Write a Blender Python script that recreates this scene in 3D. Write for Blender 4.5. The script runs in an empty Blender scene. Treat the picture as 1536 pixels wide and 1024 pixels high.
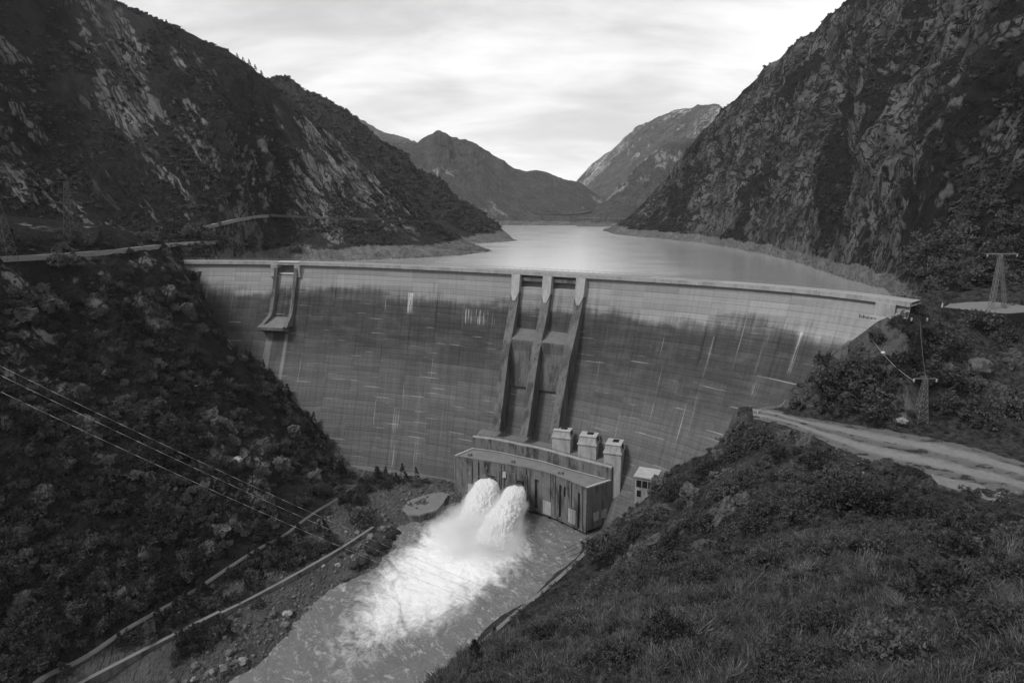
import bpy, math, random
import numpy as np
from mathutils import Vector, Matrix
from mathutils.bvhtree import BVHTree
R = math.radians
rng = np.random.default_rng(7)
random.seed(7)
SC = bpy.context.scene
COL = SC.collection
H = 135.0                 # camera height over the river
F = 1000.0                # focal length in pixels of the 1536 wide photo
PITCH = math.atan((512 - 300) / F)
CP, SP = math.cos(PITCH), math.sin(PITCH)

# ------------------------------------------------------------------ camera geometry
def ray(px, py):
    u, v = (px - 768) / F, (512 - py) / F
    return np.array([u, CP + v * SP, -SP + v * CP])
def PZ(px, py, z):
    d = ray(px, py); t = (z - H) / d[2]
    return np.array([0, 0, H]) + d * t
def PD(px, py, y):
    d = ray(px, py)
    return np.array([0, 0, H]) + d * (y / d[1])
def proj(p):
    p = np.asarray(p, float) - np.array([0, 0, H])
    f = p[..., 1] * CP - p[..., 2] * SP
    up = p[..., 1] * SP + p[..., 2] * CP
    return 768 + F * p[..., 0] / f, 512 - F * up / f

# ------------------------------------------------------------------ numpy noise
_perm = np.random.default_rng(3).permutation(512).astype(np.int64)
_gr = np.random.default_rng(5).normal(size=(512, 3)); _gr /= np.linalg.norm(_gr, axis=1)[:, None]
def _h(ix, iy, iz):
    return _perm[(_perm[(_perm[ix & 511] + iy) & 511] + iz) & 511]
def noise3(p):
    p = np.asarray(p, float); i = np.floor(p).astype(np.int64); f = p - i
    w = f * f * f * (f * (f * 6 - 15) + 10)
    out = 0
    for dx in (0, 1):
        for dy in (0, 1):
            for dz in (0, 1):
                g = _gr[_h(i[..., 0] + dx, i[..., 1] + dy, i[..., 2] + dz)]
                d = f - np.array([dx, dy, dz])
                ww = (w[..., 0] if dx else 1 - w[..., 0]) * (w[..., 1] if dy else 1 - w[..., 1]) * (w[..., 2] if dz else 1 - w[..., 2])
                out = out + ww * (g * d).sum(-1)
    return out * 1.5
def fbm(p, oct=4, lac=2.03, gain=0.5):
    a, s, o = 1.0, 0.0, 0.0
    p = np.asarray(p, float)
    for k in range(oct):
        o = o + a * noise3(p + 17.3 * k); s += a; p = p * lac; a *= gain
    return o / s
def ridged(p, oct=4, lac=2.1, gain=0.5):
    a, s, o = 1.0, 0.0, 0.0
    p = np.asarray(p, float)
    for k in range(oct):
        o = o + a * (1 - np.abs(noise3(p + 9.1 * k)) * 2); s += a; p = p * lac; a *= gain
    return o / s
def sstep(a, b, x):
    t = np.clip((np.asarray(x, float) - a) / (b - a), 0, 1)
    return t * t * (3 - 2 * t)

# ------------------------------------------------------------------ objects
def tag(o, label=None, cat=None, group=None, kind=None):
    if label: o['label'] = label
    if cat: o['category'] = cat
    if group: o['group'] = group
    if kind: o['kind'] = kind
    return o
def empty(name, loc=(0, 0, 0), label=None, cat=None, group=None, rz=0):
    o = bpy.data.objects.new(name, None); COL.objects.link(o)
    o.location = loc; o.rotation_euler = (0, 0, rz); o.empty_display_size = 1
    return tag(o, label, cat, group)
def link(name, me, mat=None, parent=None, smooth=False):
    o = bpy.data.objects.new(name, me); COL.objects.link(o)
    if mat is not None and not me.materials: me.materials.append(mat)
    if smooth: me.polygons.foreach_set('use_smooth', [True] * len(me.polygons))
    if parent is not None:
        o.parent = parent
        o.matrix_parent_inverse = parent.matrix_world.inverted() if False else Matrix.Identity(4)
    return o
def np_mesh(name, V, Fq, uv=None, smooth=True):
    """V (n,3), Fq (m,k) constant k"""
    V = np.asarray(V, np.float32); Fq = np.asarray(Fq, np.int32)
    me = bpy.data.meshes.new(name); k = Fq.shape[1]
    me.vertices.add(len(V)); me.vertices.foreach_set('co', V.ravel())
    me.loops.add(Fq.size); me.loops.foreach_set('vertex_index', Fq.ravel())
    me.polygons.add(len(Fq)); me.polygons.foreach_set('loop_start', np.arange(len(Fq), dtype=np.int32) * k)
    me.polygons.foreach_set('loop_total', np.full(len(Fq), k, np.int32))
    if uv is not None:
        l = me.uv_layers.new(name='UVMap'); l.data.foreach_set('uv', np.asarray(uv, np.float32)[Fq.ravel()].ravel())
    me.polygons.foreach_set('use_smooth', np.full(len(Fq), smooth))
    me.update(calc_edges=True); me.validate()
    return me
def grid_faces(nu, nv, keep=None):
    i = np.arange(nu * nv).reshape(nu, nv)
    q = np.stack([i[:-1, :-1], i[1:, :-1], i[1:, 1:], i[:-1, 1:]], -1)
    if keep is not None: q = q[keep]
    return q.reshape(-1, 4)

class MB:
    """collects simple solids into one mesh"""
    def __init__(s): s.v = []; s.f = []
    def add(s, vs, fs):
        b = len(s.v); s.v += [tuple(map(float, p)) for p in vs]; s.f += [tuple(b + i for i in f) for f in fs]; return s
    def hexa(s, b, t):      # bottom 4, top 4 (ccw seen from above)
        return s.add(list(b) + list(t), [(3, 2, 1, 0), (4, 5, 6, 7), (0, 1, 5, 4), (1, 2, 6, 5), (2, 3, 7, 6), (3, 0, 4, 7)])
    def box(s, c, d, rz=0, top=1.0):
        x, y, z = d[0] / 2, d[1] / 2, d[2] / 2; ca, sa = math.cos(rz), math.sin(rz)
        q = [(-x, -y), (x, -y), (x, y), (-x, y)]
        B = [(c[0] + a * ca - b * sa, c[1] + a * sa + b * ca, c[2] - z) for a, b in q]
        T = [(c[0] + top * (a * ca - b * sa), c[1] + top * (a * sa + b * ca), c[2] + z) for a, b in q]
        return s.hexa(B, T)
    def bar(s, a, b, r, n=5, r2=None):
        a, b = Vector(a), Vector(b); r2 = r if r2 is None else r2
        d = (b - a).normalized(); u = d.orthogonal().normalized(); w = d.cross(u)
        A = [a + (u * math.cos(k * 2 * math.pi / n) + w * math.sin(k * 2 * math.pi / n)) * r for k in range(n)]
        B = [b + (u * math.cos(k * 2 * math.pi / n) + w * math.sin(k * 2 * math.pi / n)) * r2 for k in range(n)]
        return s.add(A + B, [(k, (k + 1) % n, n + (k + 1) % n, n + k) for k in range(n)] + [tuple(range(n - 1, -1, -1)), tuple(range(n, 2 * n))])
    def tube(s, pts, r, n=5):
        for a, b in zip(pts[:-1], pts[1:]): s.bar(a, b, r, n)
        return s
    def sweep(s, rings, closed=True):    # list of rings of equal size, capped
        n = len(rings[0]); b = len(s.v)
        vs = [p for r in rings for p in r]; fs = []
        for i in range(len(rings) - 1):
            for k in range(n if closed else n - 1):
                fs.append((i * n + k, i * n + (k + 1) % n, (i + 1) * n + (k + 1) % n, (i + 1) * n + k))
        fs.append(tuple(range(n - 1, -1, -1))); fs.append(tuple((len(rings) - 1) * n + k for k in range(n)))
        return s.add(vs, fs)
    def build(s, name, mat, parent=None, smooth=False, bevel=0, fix=True):
        me = bpy.data.meshes.new(name); v = s.v
        if parent is not None:
            L = parent
            off = Vector(L.location); a = L.rotation_euler.z
            while L.parent is not None:
                L = L.parent; off += Vector(L.location)
            v = [tuple(Vector(p) - off) for p in v]
        me.from_pydata(v, [], s.f)
        if fix:
            import bmesh
            bm = bmesh.new(); bm.from_mesh(me); bmesh.ops.recalc_face_normals(bm, faces=bm.faces)
            if bevel: bmesh.ops.bevel(bm, geom=[e for e in bm.edges if e.is_manifold and e.calc_face_angle(0) > .5], offset=bevel, segments=1, affect='EDGES')
            bm.to_mesh(me); bm.free()
        return link(name, me, mat, parent, smooth)

# ------------------------------------------------------------------ material helper
class G:
    def __init__(s, name):
        s.m = bpy.data.materials.new(name); s.m.use_nodes = True
        s.nt = s.m.node_tree; s.nt.nodes.clear()
        s.out = s.n('ShaderNodeOutputMaterial')
    def n(s, t, ins=None, **props):
        nd = s.nt.nodes.new(t)
        for k, v in props.items(): setattr(nd, k, v)
        for k, v in (ins or {}).items(): s.put(nd.inputs[k], v)
        return nd
    def put(s, sock, v):
        if hasattr(v, 'is_output') or isinstance(v, bpy.types.NodeSocket): s.nt.links.new(v, sock)
        elif isinstance(v, (int, float)) and sock.type == 'RGBA': sock.default_value = (v, v, v, 1)
        else: sock.default_value = v
    def m_(s, op, a, b=None, c=None, clamp=False):
        nd = s.n('ShaderNodeMath', operation=op, use_clamp=clamp)
        for i, x in enumerate((a, b, c)):
            if x is not None: s.put(nd.inputs[i], x)
        return nd.outputs[0]
    def mul(s, a, b): return s.m_('MULTIPLY', a, b)
    def add(s, a, b): return s.m_('ADD', a, b)
    def sub(s, a, b): return s.m_('SUBTRACT', a, b)
    def ss(s, x, a, b, lo=0.0, hi=1.0):
        nd = s.n('ShaderNodeMapRange', interpolation_type='SMOOTHSTEP')
        for k, v in (('Value', x), ('From Min', a), ('From Max', b), ('To Min', lo), ('To Max', hi)): s.put(nd.inputs[k], v)
        return nd.outputs[0]
    def mix(s, f, a, b):          # scalars
        nd = s.n('ShaderNodeMix', data_type='FLOAT')
        s.put(nd.inputs[0], f); s.put(nd.inputs[2], a); s.put(nd.inputs[3], b); return nd.outputs[0]
    def coord(s, kind='Object'): return s.n('ShaderNodeTexCoord').outputs[kind]
    def mapv(s, v, scale=(1, 1, 1), rot=(0, 0, 0), loc=(0, 0, 0)):
        nd = s.n('ShaderNodeMapping'); s.put(nd.inputs['Vector'], v)
        nd.inputs['Scale'].default_value = scale; nd.inputs['Rotation'].default_value = rot; nd.inputs['Location'].default_value = loc
        return nd.outputs[0]
    def noise(s, v, scale=1, detail=4, rough=.5, dist=0.0, dim='3D'):
        nd = s.n('ShaderNodeTexNoise', {'Vector': v, 'Scale': scale, 'Detail': detail, 'Roughness': rough, 'Distortion': dist}, noise_dimensions=dim)
        return nd.outputs[0]
    def vor(s, v, scale=1, feature='F1', out='Distance', rand=1.0):
        nd = s.n('ShaderNodeTexVoronoi', {'Vector': v, 'Scale': scale, 'Randomness': rand}, feature=feature)
        return nd.outputs[out]
    def warp(s, v, scale, amt):
        nz = s.n('ShaderNodeTexNoise', {'Vector': v, 'Scale': scale, 'Detail': 3.0}).outputs['Color']
        a = s.n('ShaderNodeVectorMath', {0: nz, 1: (.5, .5, .5)}, operation='SUBTRACT').outputs[0]
        b = s.n('ShaderNodeVectorMath', {0: a}, operation='SCALE'); b.inputs['Scale'].default_value = amt
        return s.n('ShaderNodeVectorMath', {0: v, 1: b.outputs[0]}, operation='ADD').outputs[0]
    def xyz(s, v): return s.n('ShaderNodeSeparateXYZ', {0: v}).outputs
    def gray(s, x):
        return s.n('ShaderNodeCombineColor', {0: x, 1: x, 2: x}).outputs[0]
    def surf(s, col, rough=.9, bump=None, bstr=.5, bdist=1.0, spec=.2, **kw):
        p = s.n('ShaderNodeBsdfPrincipled')
        s.put(p.inputs['Base Color'], col if not hasattr(col, 'type') or col.type == 'RGBA' else s.gray(col))
        s.put(p.inputs['Roughness'], rough); s.put(p.inputs['Specular IOR Level'], spec)
        for k, v in kw.items(): s.put(p.inputs[k.replace('_', ' ')], v)
        if bump is not None:
            b = s.n('ShaderNodeBump', {'Height': bump, 'Strength': bstr, 'Distance': bdist})
            s.nt.links.new(b.outputs[0], p.inputs['Normal'])
        s.nt.links.new(p.outputs[0], s.out.inputs['Surface']); return p

def simple(name, base, var=.25, scale=1.0, rough=.85, bump=.3, **kw):
    g = G(name); c = g.coord(); n = g.noise(c, scale, 6, .6); n2 = g.noise(c, scale * .17, 3)
    col = g.mul(base, g.add(1 - var, g.mul(g.add(n, n2), var)))
    g.surf(col, rough, n, bump, .3 / scale, **kw); return g.m

# ---- weathered concrete, uv in metres (u along, v downwards from the crest)
def mat_dam():
    g = G('dam_concrete'); uv = g.coord('UV'); X = g.xyz(uv); u, v = X[0], X[1]
    P = 15.5; L = 2.45
    big = g.noise(g.mapv(uv, (.018, .05, 1)), 1, 3, .55)
    mid = g.noise(g.mapv(uv, (.09, .16, 1)), 1, 4, .6)
    fine = g.noise(uv, 1.1, 5, .65)
    streak = g.noise(g.mapv(uv, (.55, .028, 1)), 1, 4, .6)
    streak2 = g.noise(g.mapv(uv, (1.6, .05, 1), loc=(9, 3, 0)), 1, 3, .6)
    hstk = g.noise(g.mapv(uv, (.03, .9, 1), loc=(5, 3, 0)), 1, 4, .65)
    # clean pale band under the crest, its lower edge wavers
    edge = g.add(13.5, g.mul(g.sub(big, .5), 26))
    edge = g.add(edge, g.add(g.mul(g.sub(mid, .5), 9), g.add(g.mul(g.sub(streak, .5), 5), g.mul(g.sub(streak2, .5), 2.5))))
    dd = g.sub(v, edge)
    top = g.ss(dd, -3.0, 3.5, 1, 0)
    dark = g.mul(g.ss(dd, -1, 6), g.ss(dd, 18, 46, 1, 0))
    base = g.mix(top, .10, .225)
    base = g.mul(base, g.mix(g.mul(dark, g.ss(mid, .3, .6, .6, 1.1)), 1, .46))
    base = g.mul(base, g.ss(v, 60, 105, 1.0, .92))
    # per-block tone
    cu = g.m_('FLOOR', g.m_('DIVIDE', u, P)); cv = g.m_('FLOOR', g.m_('DIVIDE', v, L))
    cv2 = g.m_('FLOOR', g.m_('DIVIDE', v, L * 2))
    wn = g.n('ShaderNodeTexWhiteNoise', {0: g.n('ShaderNodeCombineXYZ', {0: cu, 1: cv, 2: 0.0}).outputs[0]}, noise_dimensions='3D').outputs[0]
    wl = g.n('ShaderNodeTexWhiteNoise', {'W': cv}, noise_dimensions='1D').outputs[0]
    tone = g.add(.83, g.add(g.mul(wn, .26), g.mul(wl, .16)))
    base = g.mul(base, tone)
    var = g.add(-.35, g.add(g.mul(streak, 1.15), g.add(g.mul(fine, .75), g.mul(hstk, .85))))
    base = g.mul(base, g.mix(top, var, g.add(.5, g.mul(var, .5))))
    # pour lines
    fv = g.m_('FRACT', g.m_('DIVIDE', g.add(v, g.mul(mid, .12)), L)); fv = g.mul(g.m_('MINIMUM', fv, g.sub(1, fv)), L)
    fu = g.m_('FRACT', g.m_('DIVIDE', u, P)); fu = g.mul(g.m_('MINIMUM', fu, g.sub(1, fu)), P)
    fu2 = g.m_('FRACT', g.m_('DIVIDE', u, P / 3)); fu2 = g.mul(g.m_('MINIMUM', fu2, g.sub(1, fu2)), P / 3)
    hl = g.ss(fv, .1, .34, 1, 0); vl = g.ss(fu, .12, .32, 1, 0); vl2 = g.ss(fu2, .06, .22, 1, 0)
    base = g.mul(base, g.sub(1, g.mul(g.mul(hl, g.ss(hstk, .42, .68)), .30)))
    base = g.mul(base, g.sub(1, g.mul(vl2, .05)))
    lime = g.noise(g.mapv(uv, (.05, .45, 1), loc=(3, 0, 0)), 1, 3, .6)
    limev = g.noise(g.mapv(uv, (.5, .03, 1), loc=(1, 6, 0)), 1, 3, .6)
    low = g.ss(dd, 0, 5)
    base = g.add(base, g.mul(g.mul(g.ss(fv, .08, .3, 1, 0), g.ss(lime, .56, .68)), g.mul(low, .16)))
    base = g.add(base, g.mul(g.mul(vl, g.ss(limev, .54, .68)), g.mul(low, .17)))
    base = g.sub(base, g.mul(g.mul(vl, g.ss(limev, .5, .4)), .035))
    # white lime runs hanging from pour lines
    runs = g.mul(g.ss(streak2, .62, .72), g.ss(g.noise(g.mapv(uv, (.08, .06, 1), loc=(7, 2, 0)), 1, 2), .60, .70))
    base = g.add(base, g.mul(g.mul(runs, low), .16))
    # dark seep streaks
    seep = g.mul(g.ss(streak, .56, .7), g.ss(g.noise(g.mapv(uv, (.03, .04, 1), loc=(2, 9, 0)), 1, 2), .45, .65))
    base = g.mul(base, g.sub(1, g.mul(seep, .35)))
    for u0, u1, v0, v1, lo_, am in LIME:
        bx_ = g.mul(g.mul(g.ss(u, u0, u0 + .6), g.ss(u, u1 - .6, u1, 1, 0)), g.mul(g.ss(v, v0, v0 + .4), g.ss(v, g.add(v1 - 5, g.mul(streak2, 4)), v1, 1, 0)))
        base = g.add(base, g.mul(g.mul(bx_, g.ss(g.noise(g.mapv(uv, (2.2, .06, 1), loc=(u0, 3, 0)), 1, 3, .6), lo_, lo_ + .12)), am))
    base = g.m_('MAXIMUM', base, .02)
    bump = g.add(g.mul(fine, .3), g.mul(hl, -.6))
    g.surf(base, .9, bump, .5, .25); return g.m

def mat_concrete(name, base=.2, stain=.7, light=0.0):
    """weathered concrete in object space with runs of dirt down the walls"""
    g = G(name); c = g.coord(); n = g.noise(c, .35, 5, .6); f = g.noise(c, 2.2, 5, .65)
    st = g.noise(g.mapv(c, (.8, .8, .07)), 1, 5, .7)
    st2 = g.noise(g.mapv(c, (.16, .16, .05), loc=(4, 4, 1)), 1, 4, .65)
    v = g.add(.30, g.add(g.mul(n, .55), g.mul(f, .45)))
    col = g.mul(base, v)
    geo = g.n('ShaderNodeNewGeometry'); nz = g.xyz(geo.outputs['Normal'])[2]
    side = g.ss(g.m_('ABSOLUTE', nz), .6, .3)
    side = g.ss(g.m_('ABSOLUTE', nz), .35, .7, 1, 0)
    dirt = g.mul(side, g.add(g.mul(g.ss(st, .48, .68), g.ss(n, .3, .62)), g.mul(g.ss(st2, .46, .62), .75)))
    col = g.mul(col, g.sub(1, g.mul(g.m_('MINIMUM', dirt, 1.0), stain)))
    lime = g.mul(side, g.mul(g.ss(st, .40, .33), g.ss(n, .5, .62)))
    col = g.add(col, g.mul(lime, .12))
    g.surf(col, .9, f, .4, .12); return g.m

# ---- slopes of rock and scrub; uv in metres (u along the slope, v up it)
def mat_slope(name, ang=-.6, veg=(.016, .04), rock=(.07, .2), cover=.5, size=1.0, shore=None, aspect=.3, speck=.6, grass=0.0, seed=0.0, bank=None, gx=None):
    g = G(name); uv = g.mapv(g.coord('UV'), (1, 1, 1), (0, 0, ang), (seed, seed * .7, 0)); obj = g.coord()
    uvs = g.mapv(uv, (1, aspect, 1))
    w = g.warp(uvs, .035 / size, 4 * size)
    big = g.noise(g.mapv(uvs, (.010 / size, .010 / size, 1)), 1, 3, .5, .4)
    med = g.noise(w, .045 / size, 4, .6)
    fin = g.noise(w, .42 / size, 6, .74)
    obn = g.noise(obj, .75, 6, .8)
    c1 = g.noise(g.mapv(w, (.034 / size, .030 / size, 1), loc=(5, 2, 0)), 1, 3, .55, .1); c2 = g.noise(g.mapv(w, (.12 / size, .07 / size, 1), loc=(1, 7, 0)), 1, 4, .6, .1)
    ce = g.m_('ABSOLUTE', g.sub(c1, .5)); ce2 = g.m_('ABSOLUTE', g.sub(c2, .5))
    cellc = g.noise(g.mapv(w, (.05 / size, .05 / size, 1), loc=(2, 4, 0)), 1, 1, .5)
    k = g.add(g.mul(big, .66), g.mul(med, .46))
    geo = g.n('ShaderNodeNewGeometry'); nz = g.xyz(geo.outputs['Normal'])[2]
    k = g.add(k, g.mul(g.sub(.62, nz), .22))       # steep faces stay bare
    th = .585 + (.5 - cover) * .26
    if gx: k = g.add(k, g.ss(g.xyz(obj)[0], gx[0], gx[1], -.06, .05))
    rk = g.ss(k, th - .02, th + .025)
    crack = g.m_('MINIMUM', g.ss(ce, .004, .028), g.ss(ce2, .0, .045, .08, 1))
    rk = g.mul(rk, crack)
    rk = g.mul(rk, g.ss(fin, .30, .44))
    rc = g.mix(g.ss(cellc, .3, .7), rock[0], rock[1])
    rc = g.mul(rc, g.add(-.05, g.mul(fin, 2.1)))
    rc = g.mul(rc, g.add(.15, g.mul(obn, 1.7)))
    vc = g.mix(g.ss(g.noise(obj, .16, 6, .75), .35, .7), veg[0], veg[1])
    vc = g.mul(vc, g.add(.35, g.mul(g.noise(g.mapv(uvs, (.03, .03, 1), loc=(3, 8, 0)), 1, 5, .65), 1.3)))
    if grass:
        gm = g.ss(g.noise(g.mapv(uvs, (.010, .014, 1), loc=(8, 1, 0)), 1, 4, .6), .45, .6)
        vc = g.mix(gm, vc, g.mul(grass, g.add(.5, g.mul(obn, 1.0))))
    sp = g.mul(g.ss(g.noise(g.mapv(uvs, (.33, .5, 1), loc=(1, 2, 3)), 1 / size ** .5, 3, .6), .70, .76), g.ss(med, .4, .55))
    vc = g.mix(g.mul(sp, speck), vc, rock[1] * 1.15)
    col = g.mix(rk, vc, rc)
    bump = g.add(g.mul(fin, 1.2), g.add(g.mul(med, 2.0), g.add(g.mul(crack, .7), g.mul(obn, .7))))
    if shore is not None:
        z = g.xyz(obj)[2]
        lvl = g.add(shore, g.add(g.mul(g.sub(fin, .5), 6), g.mul(g.sub(g.noise(obj, .03, 3, .6), .5), 9)))
        s_ = g.ss(z, g.sub(lvl, .5), g.add(lvl, .8), 1, 0)
        sc = g.mix(g.noise(g.mapv(obj, (.25, .25, 1.4)), 1, 5, .7), .05, .30)
        sc = g.mul(sc, g.add(.1, g.mul(g.noise(g.mapv(obj, (.07, .07, .12)), 1, 5, .7), 1.7)))
        sc = g.mul(sc, g.add(.3, g.mul(g.noise(obj, .6, 6, .8), 1.4)))
        col = g.mix(s_, col, sc)
    if bank is not None:
        z = g.xyz(obj)[2]; s_ = g.ss(z, g.add(bank - 1.0, g.mul(g.sub(fin, .5), 4)), g.add(bank + 1.0, g.mul(g.sub(fin, .5), 4)), 1, 0)
        gv = g.mul(g.mix(g.noise(obj, .9, 6, .75), .03, .15), g.add(.45, g.mul(g.noise(obj, .12, 4, .6), 1.1)))
        col = g.mix(s_, col, gv)
    col = g.m_('MAXIMUM', col, .004); g.surf(col, .95, bump, 1.0, 2.4 * size, spec=.1); return g.m

def mat_leaf(name, a, b, rough=.7):
    g = G(name); oi = g.n('ShaderNodeObjectInfo').outputs['Random']; n = g.noise(g.coord(), 4.5, 4, .75)
    col = g.mix(g.m_('POWER', g.add(g.mul(oi, .4), g.mul(g.ss(n, .25, .75), .6)), 1.5), a, b)
    p = g.surf(col, rough, spec=.15)
    tr = g.n('ShaderNodeBsdfTranslucent'); g.put(tr.inputs[0], g.gray(g.mul(col, .9)))
    ms = g.n('ShaderNodeMixShader', {0: .3}); g.nt.links.new(p.outputs[0], ms.inputs[1]); g.nt.links.new(tr.outputs[0], ms.inputs[2])
    g.nt.links.new(ms.outputs[0], g.out.inputs['Surface']); return g.m
HAZE = 0.000032
# ================================================================== DAM SHAPE
ZC = 100.0      # underside of the crest slab
crest_px = [(262, 394.4), (330, 394.7), (400, 395.4), (500, 397.6), (588, 401.0), (660, 404.3), (771, 409.8), (850, 413.8), (950, 419.8), (1050, 426), (1150, 433.2), (1230, 440.8), (1313, 450.5), (1362, 457.5)]
cp = np.array([PZ(x, y, ZC)[:2] for x, y in crest_px])
_t = np.r_[0, np.cumsum(np.hypot(*np.diff(cp, axis=0).T))]
_tn = _t / _t[-1]
_cx, _cy = np.polyfit(_tn, cp[:, 0], 5), np.polyfit(_tn, cp[:, 1], 5)
NS = 801
tt = np.linspace(-.03, 1.03, NS)
CR = np.c_[np.polyval(_cx, tt), np.polyval(_cy, tt)]
S_ = np.r_[0, np.cumsum(np.hypot(*np.diff(CR, axis=0).T))]
def crest(s): return np.stack([np.interp(s, S_, CR[:, 0]), np.interp(s, S_, CR[:, 1])], -1)
_px_s = proj(np.c_[CR, np.full(NS, ZC)])[0]
def s_px(px): return float(np.interp(px, _px_s, S_))
# foot line on z=0: how far and which way the face has moved by then
foot_c = [(275, (-9, -34)), (430, (-9, -34)), (588, (-10, -35)), (690, (-11, -30)), (790, (-11, -26)), (870, (-14, -29)), (945, (-21, -34)), (1095, (-38, -44)), (1230, (-52, -52)), (1362, (-60, -54))]
_fs = np.array([s_px(a) for a, b in foot_c]); _fx = np.polyfit(_fs, [b[0] for a, b in foot_c], 4); _fy = np.polyfit(_fs, [b[1] for a, b in foot_c], 4)
def footv(s): return np.stack([np.polyval(_fx, s), np.polyval(_fy, s)], -1)
def prof(d): return np.clip(np.asarray(d, float), 0, None) ** 1.18 / 100 ** 1.18
def face(s, d, o=0.0):
    """point of the downstream face: s along crest, d metres below the slab, o metres in front of the face"""
    s, d, o = np.broadcast_arrays(np.asarray(s, float), np.asarray(d, float), np.asarray(o, float))
    f = footv(s); n = f / np.linalg.norm(f, axis=-1, keepdims=True)
    xy = crest(s) + f * prof(d)[..., None] + n * o[..., None]
    return np.concatenate([xy, (ZC - d)[..., None]], -1)
def at(s, w, z):
    """point w metres downstream of the crest line at height z"""
    f = footv(s); n = f / np.linalg.norm(f); c = crest(s) + n * w
    return np.array([c[0], c[1], z])
def wface(s, d): return float(np.linalg.norm(footv(s)) * prof(d))
_sg = np.linspace(S_[4], S_[-5], 160); _dg = np.linspace(0, 106, 60)
_FV = face(*np.meshgrid(_sg, _dg, indexing='ij')).reshape(-1, 3)
_dam_bvh = BVHTree.FromPolygons([tuple(p) for p in _FV], [tuple(q) for q in grid_faces(160, 60)])
def dam_hit(px, py):
    d = ray(px, py); h = _dam_bvh.ray_cast(Vector((0, 0, H)), Vector(d).normalized())
    return np.array(h[0]) if h[0] is not None else None
def so(xy):
    """signed offset of points from the crest line (positive downstream) and s"""
    xy = np.asarray(xy, float).reshape(-1, 2); sub = CR[::4]
    out = np.empty(len(xy)); ss = np.empty(len(xy))
    for a in range(0, len(xy), 20000):
        d = xy[a:a + 20000, None] - sub[None]; q = (d ** 2).sum(-1); k = q.argmin(1)
        f = footv(S_[::4][k]); f = f / np.linalg.norm(f, axis=1)[:, None]
        out[a:a + 20000] = (d[np.arange(len(k)), k] * f).sum(1); ss[a:a + 20000] = S_[::4][k]
    return out, ss

# ================================================================== HEIGHTFIELDS
class RBF:
    def __init__(s, pts, smooth=0.0):
        P = np.array(pts, float); s.c = P[:, :2] / 100; n = len(P)
        r = np.linalg.norm(s.c[:, None] - s.c[None], axis=-1); K = s.k(r) + np.eye(n) * smooth
        A = np.zeros((n + 3, n + 3)); A[:n, :n] = K; A[:n, n] = 1; A[:n, n + 1:] = s.c; A[n:, :n] = A[:n, n:].T
        s.w = np.linalg.solve(A, np.r_[P[:, 2], 0, 0, 0])
    def k(s, r): return np.sqrt(r * r + .0012)
    def __call__(s, xy):
        xy = np.asarray(xy, float) / 100; sh = xy.shape[:-1]; q = xy.reshape(-1, 2); o = np.empty(len(q)); n = len(s.c)
        for a in range(0, len(q), 50000):
            b = q[a:a + 50000]; r = np.linalg.norm(b[:, None] - s.c[None], axis=-1)
            o[a:a + 50000] = s.k(r) @ s.w[:n] + s.w[n] + b @ s.w[n + 1:]
        return o.reshape(sh)
def dist_poly(xy, line):
    xy = np.asarray(xy, float); L = np.asarray(line, float)[:, :2]; best = np.full(xy.shape[:-1], 1e9)
    for a, b in zip(L[:-1], L[1:]):
        ab = b - a; t = np.clip(((xy - a) @ ab) / (ab @ ab), 0, 1); best = np.minimum(best, np.linalg.norm(xy - a - t[..., None] * ab, axis=-1))
    return best
def catmull(P, n):
    P = np.asarray(P, float); P = np.vstack([2 * P[0] - P[1], P, 2 * P[-1] - P[-2]]); m = len(P) - 3
    u = np.linspace(0, m, n); i = np.minimum(u.astype(int), m - 1); t = (u - i)[:, None]
    a, b, c, d = P[i], P[i + 1], P[i + 2], P[i + 3]
    return .5 * (2 * b + (c - a) * t + (2 * a - 5 * b + 4 * c - d) * t ** 2 + (3 * b - a - 3 * c + d) * t ** 3)

# ---- left bank
track_px = [(548, 706), (536, 725), (500, 752), (430, 800), (300, 880), (180, 950), (60, 1020), (-80, 1100)]
track = [PZ(x, y, z) for (x, y), z in zip(track_px, (4.5, 6, 8, 9, 10, 10, 10, 10))]
bw_px = [(560, 795), (500, 832), (400, 888), (330, 925), (150, 1020), (30, 1085)]         # low concrete wall by the river
bankwall = [PZ(x, y, 4.5) for x, y in bw_px]
lw_px = [(690, 752), (640, 776), (600, 788), (588, 812), (560, 850), (470, 905), (430, 950), (380, 1000), (330, 1032), (240, 1110)]
lcontact = [(276, 400), (302, 434), (320, 475), (354, 523), (398, 557), (436, 597), (473, 635), (510, 679), (538, 706)]
B = []
B += [tuple(p) for p in track] + [tuple(p) for p in bankwall]
B += [tuple(PZ(x, y, 0.1)) for x, y in lw_px] + [tuple(PZ(x + 35, y + 8, -3)) for x, y in lw_px] + [tuple(PZ(x + 130, y + 20, -6)) for x, y in lw_px]
B += [tuple(PZ(x, y, z)) for x, y, z in [(570, 716, 4), (620, 722, 4), (670, 730, 3), (600, 742, 3), (640, 740, 3), (575, 765, 4), (560, 780, 4), (640, 757, 2.5), (470, 845, 4.5), (360, 930, 3.5)]]
hits = [dam_hit(x, y) for x, y in lcontact]
B += [tuple(h) for h in hits]
for h in hits:                                                     # carry on into the concrete
    B.append((h[0] + 3, h[1] + 10, h[2] - 3)); B.append((h[0] + 6, h[1] + 24, h[2] - 8))
B += [tuple(PZ(x, y, z)) for x, y, z in [(255, 378, 108), (200, 379, 110), (100, 384, 111), (0, 390, 112), (-150, 395, 114), (-400, 400, 118)]]
B += [(-330, 430, 104), (-260, 480, 98), (-420, 330, 108), (-480, 250, 110), (-210, 450, 98), (-330, 360, 110), (-270, 400, 106), (-520, 160, 112), (-420, 520, 100), (-600, 300, 108)]
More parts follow.
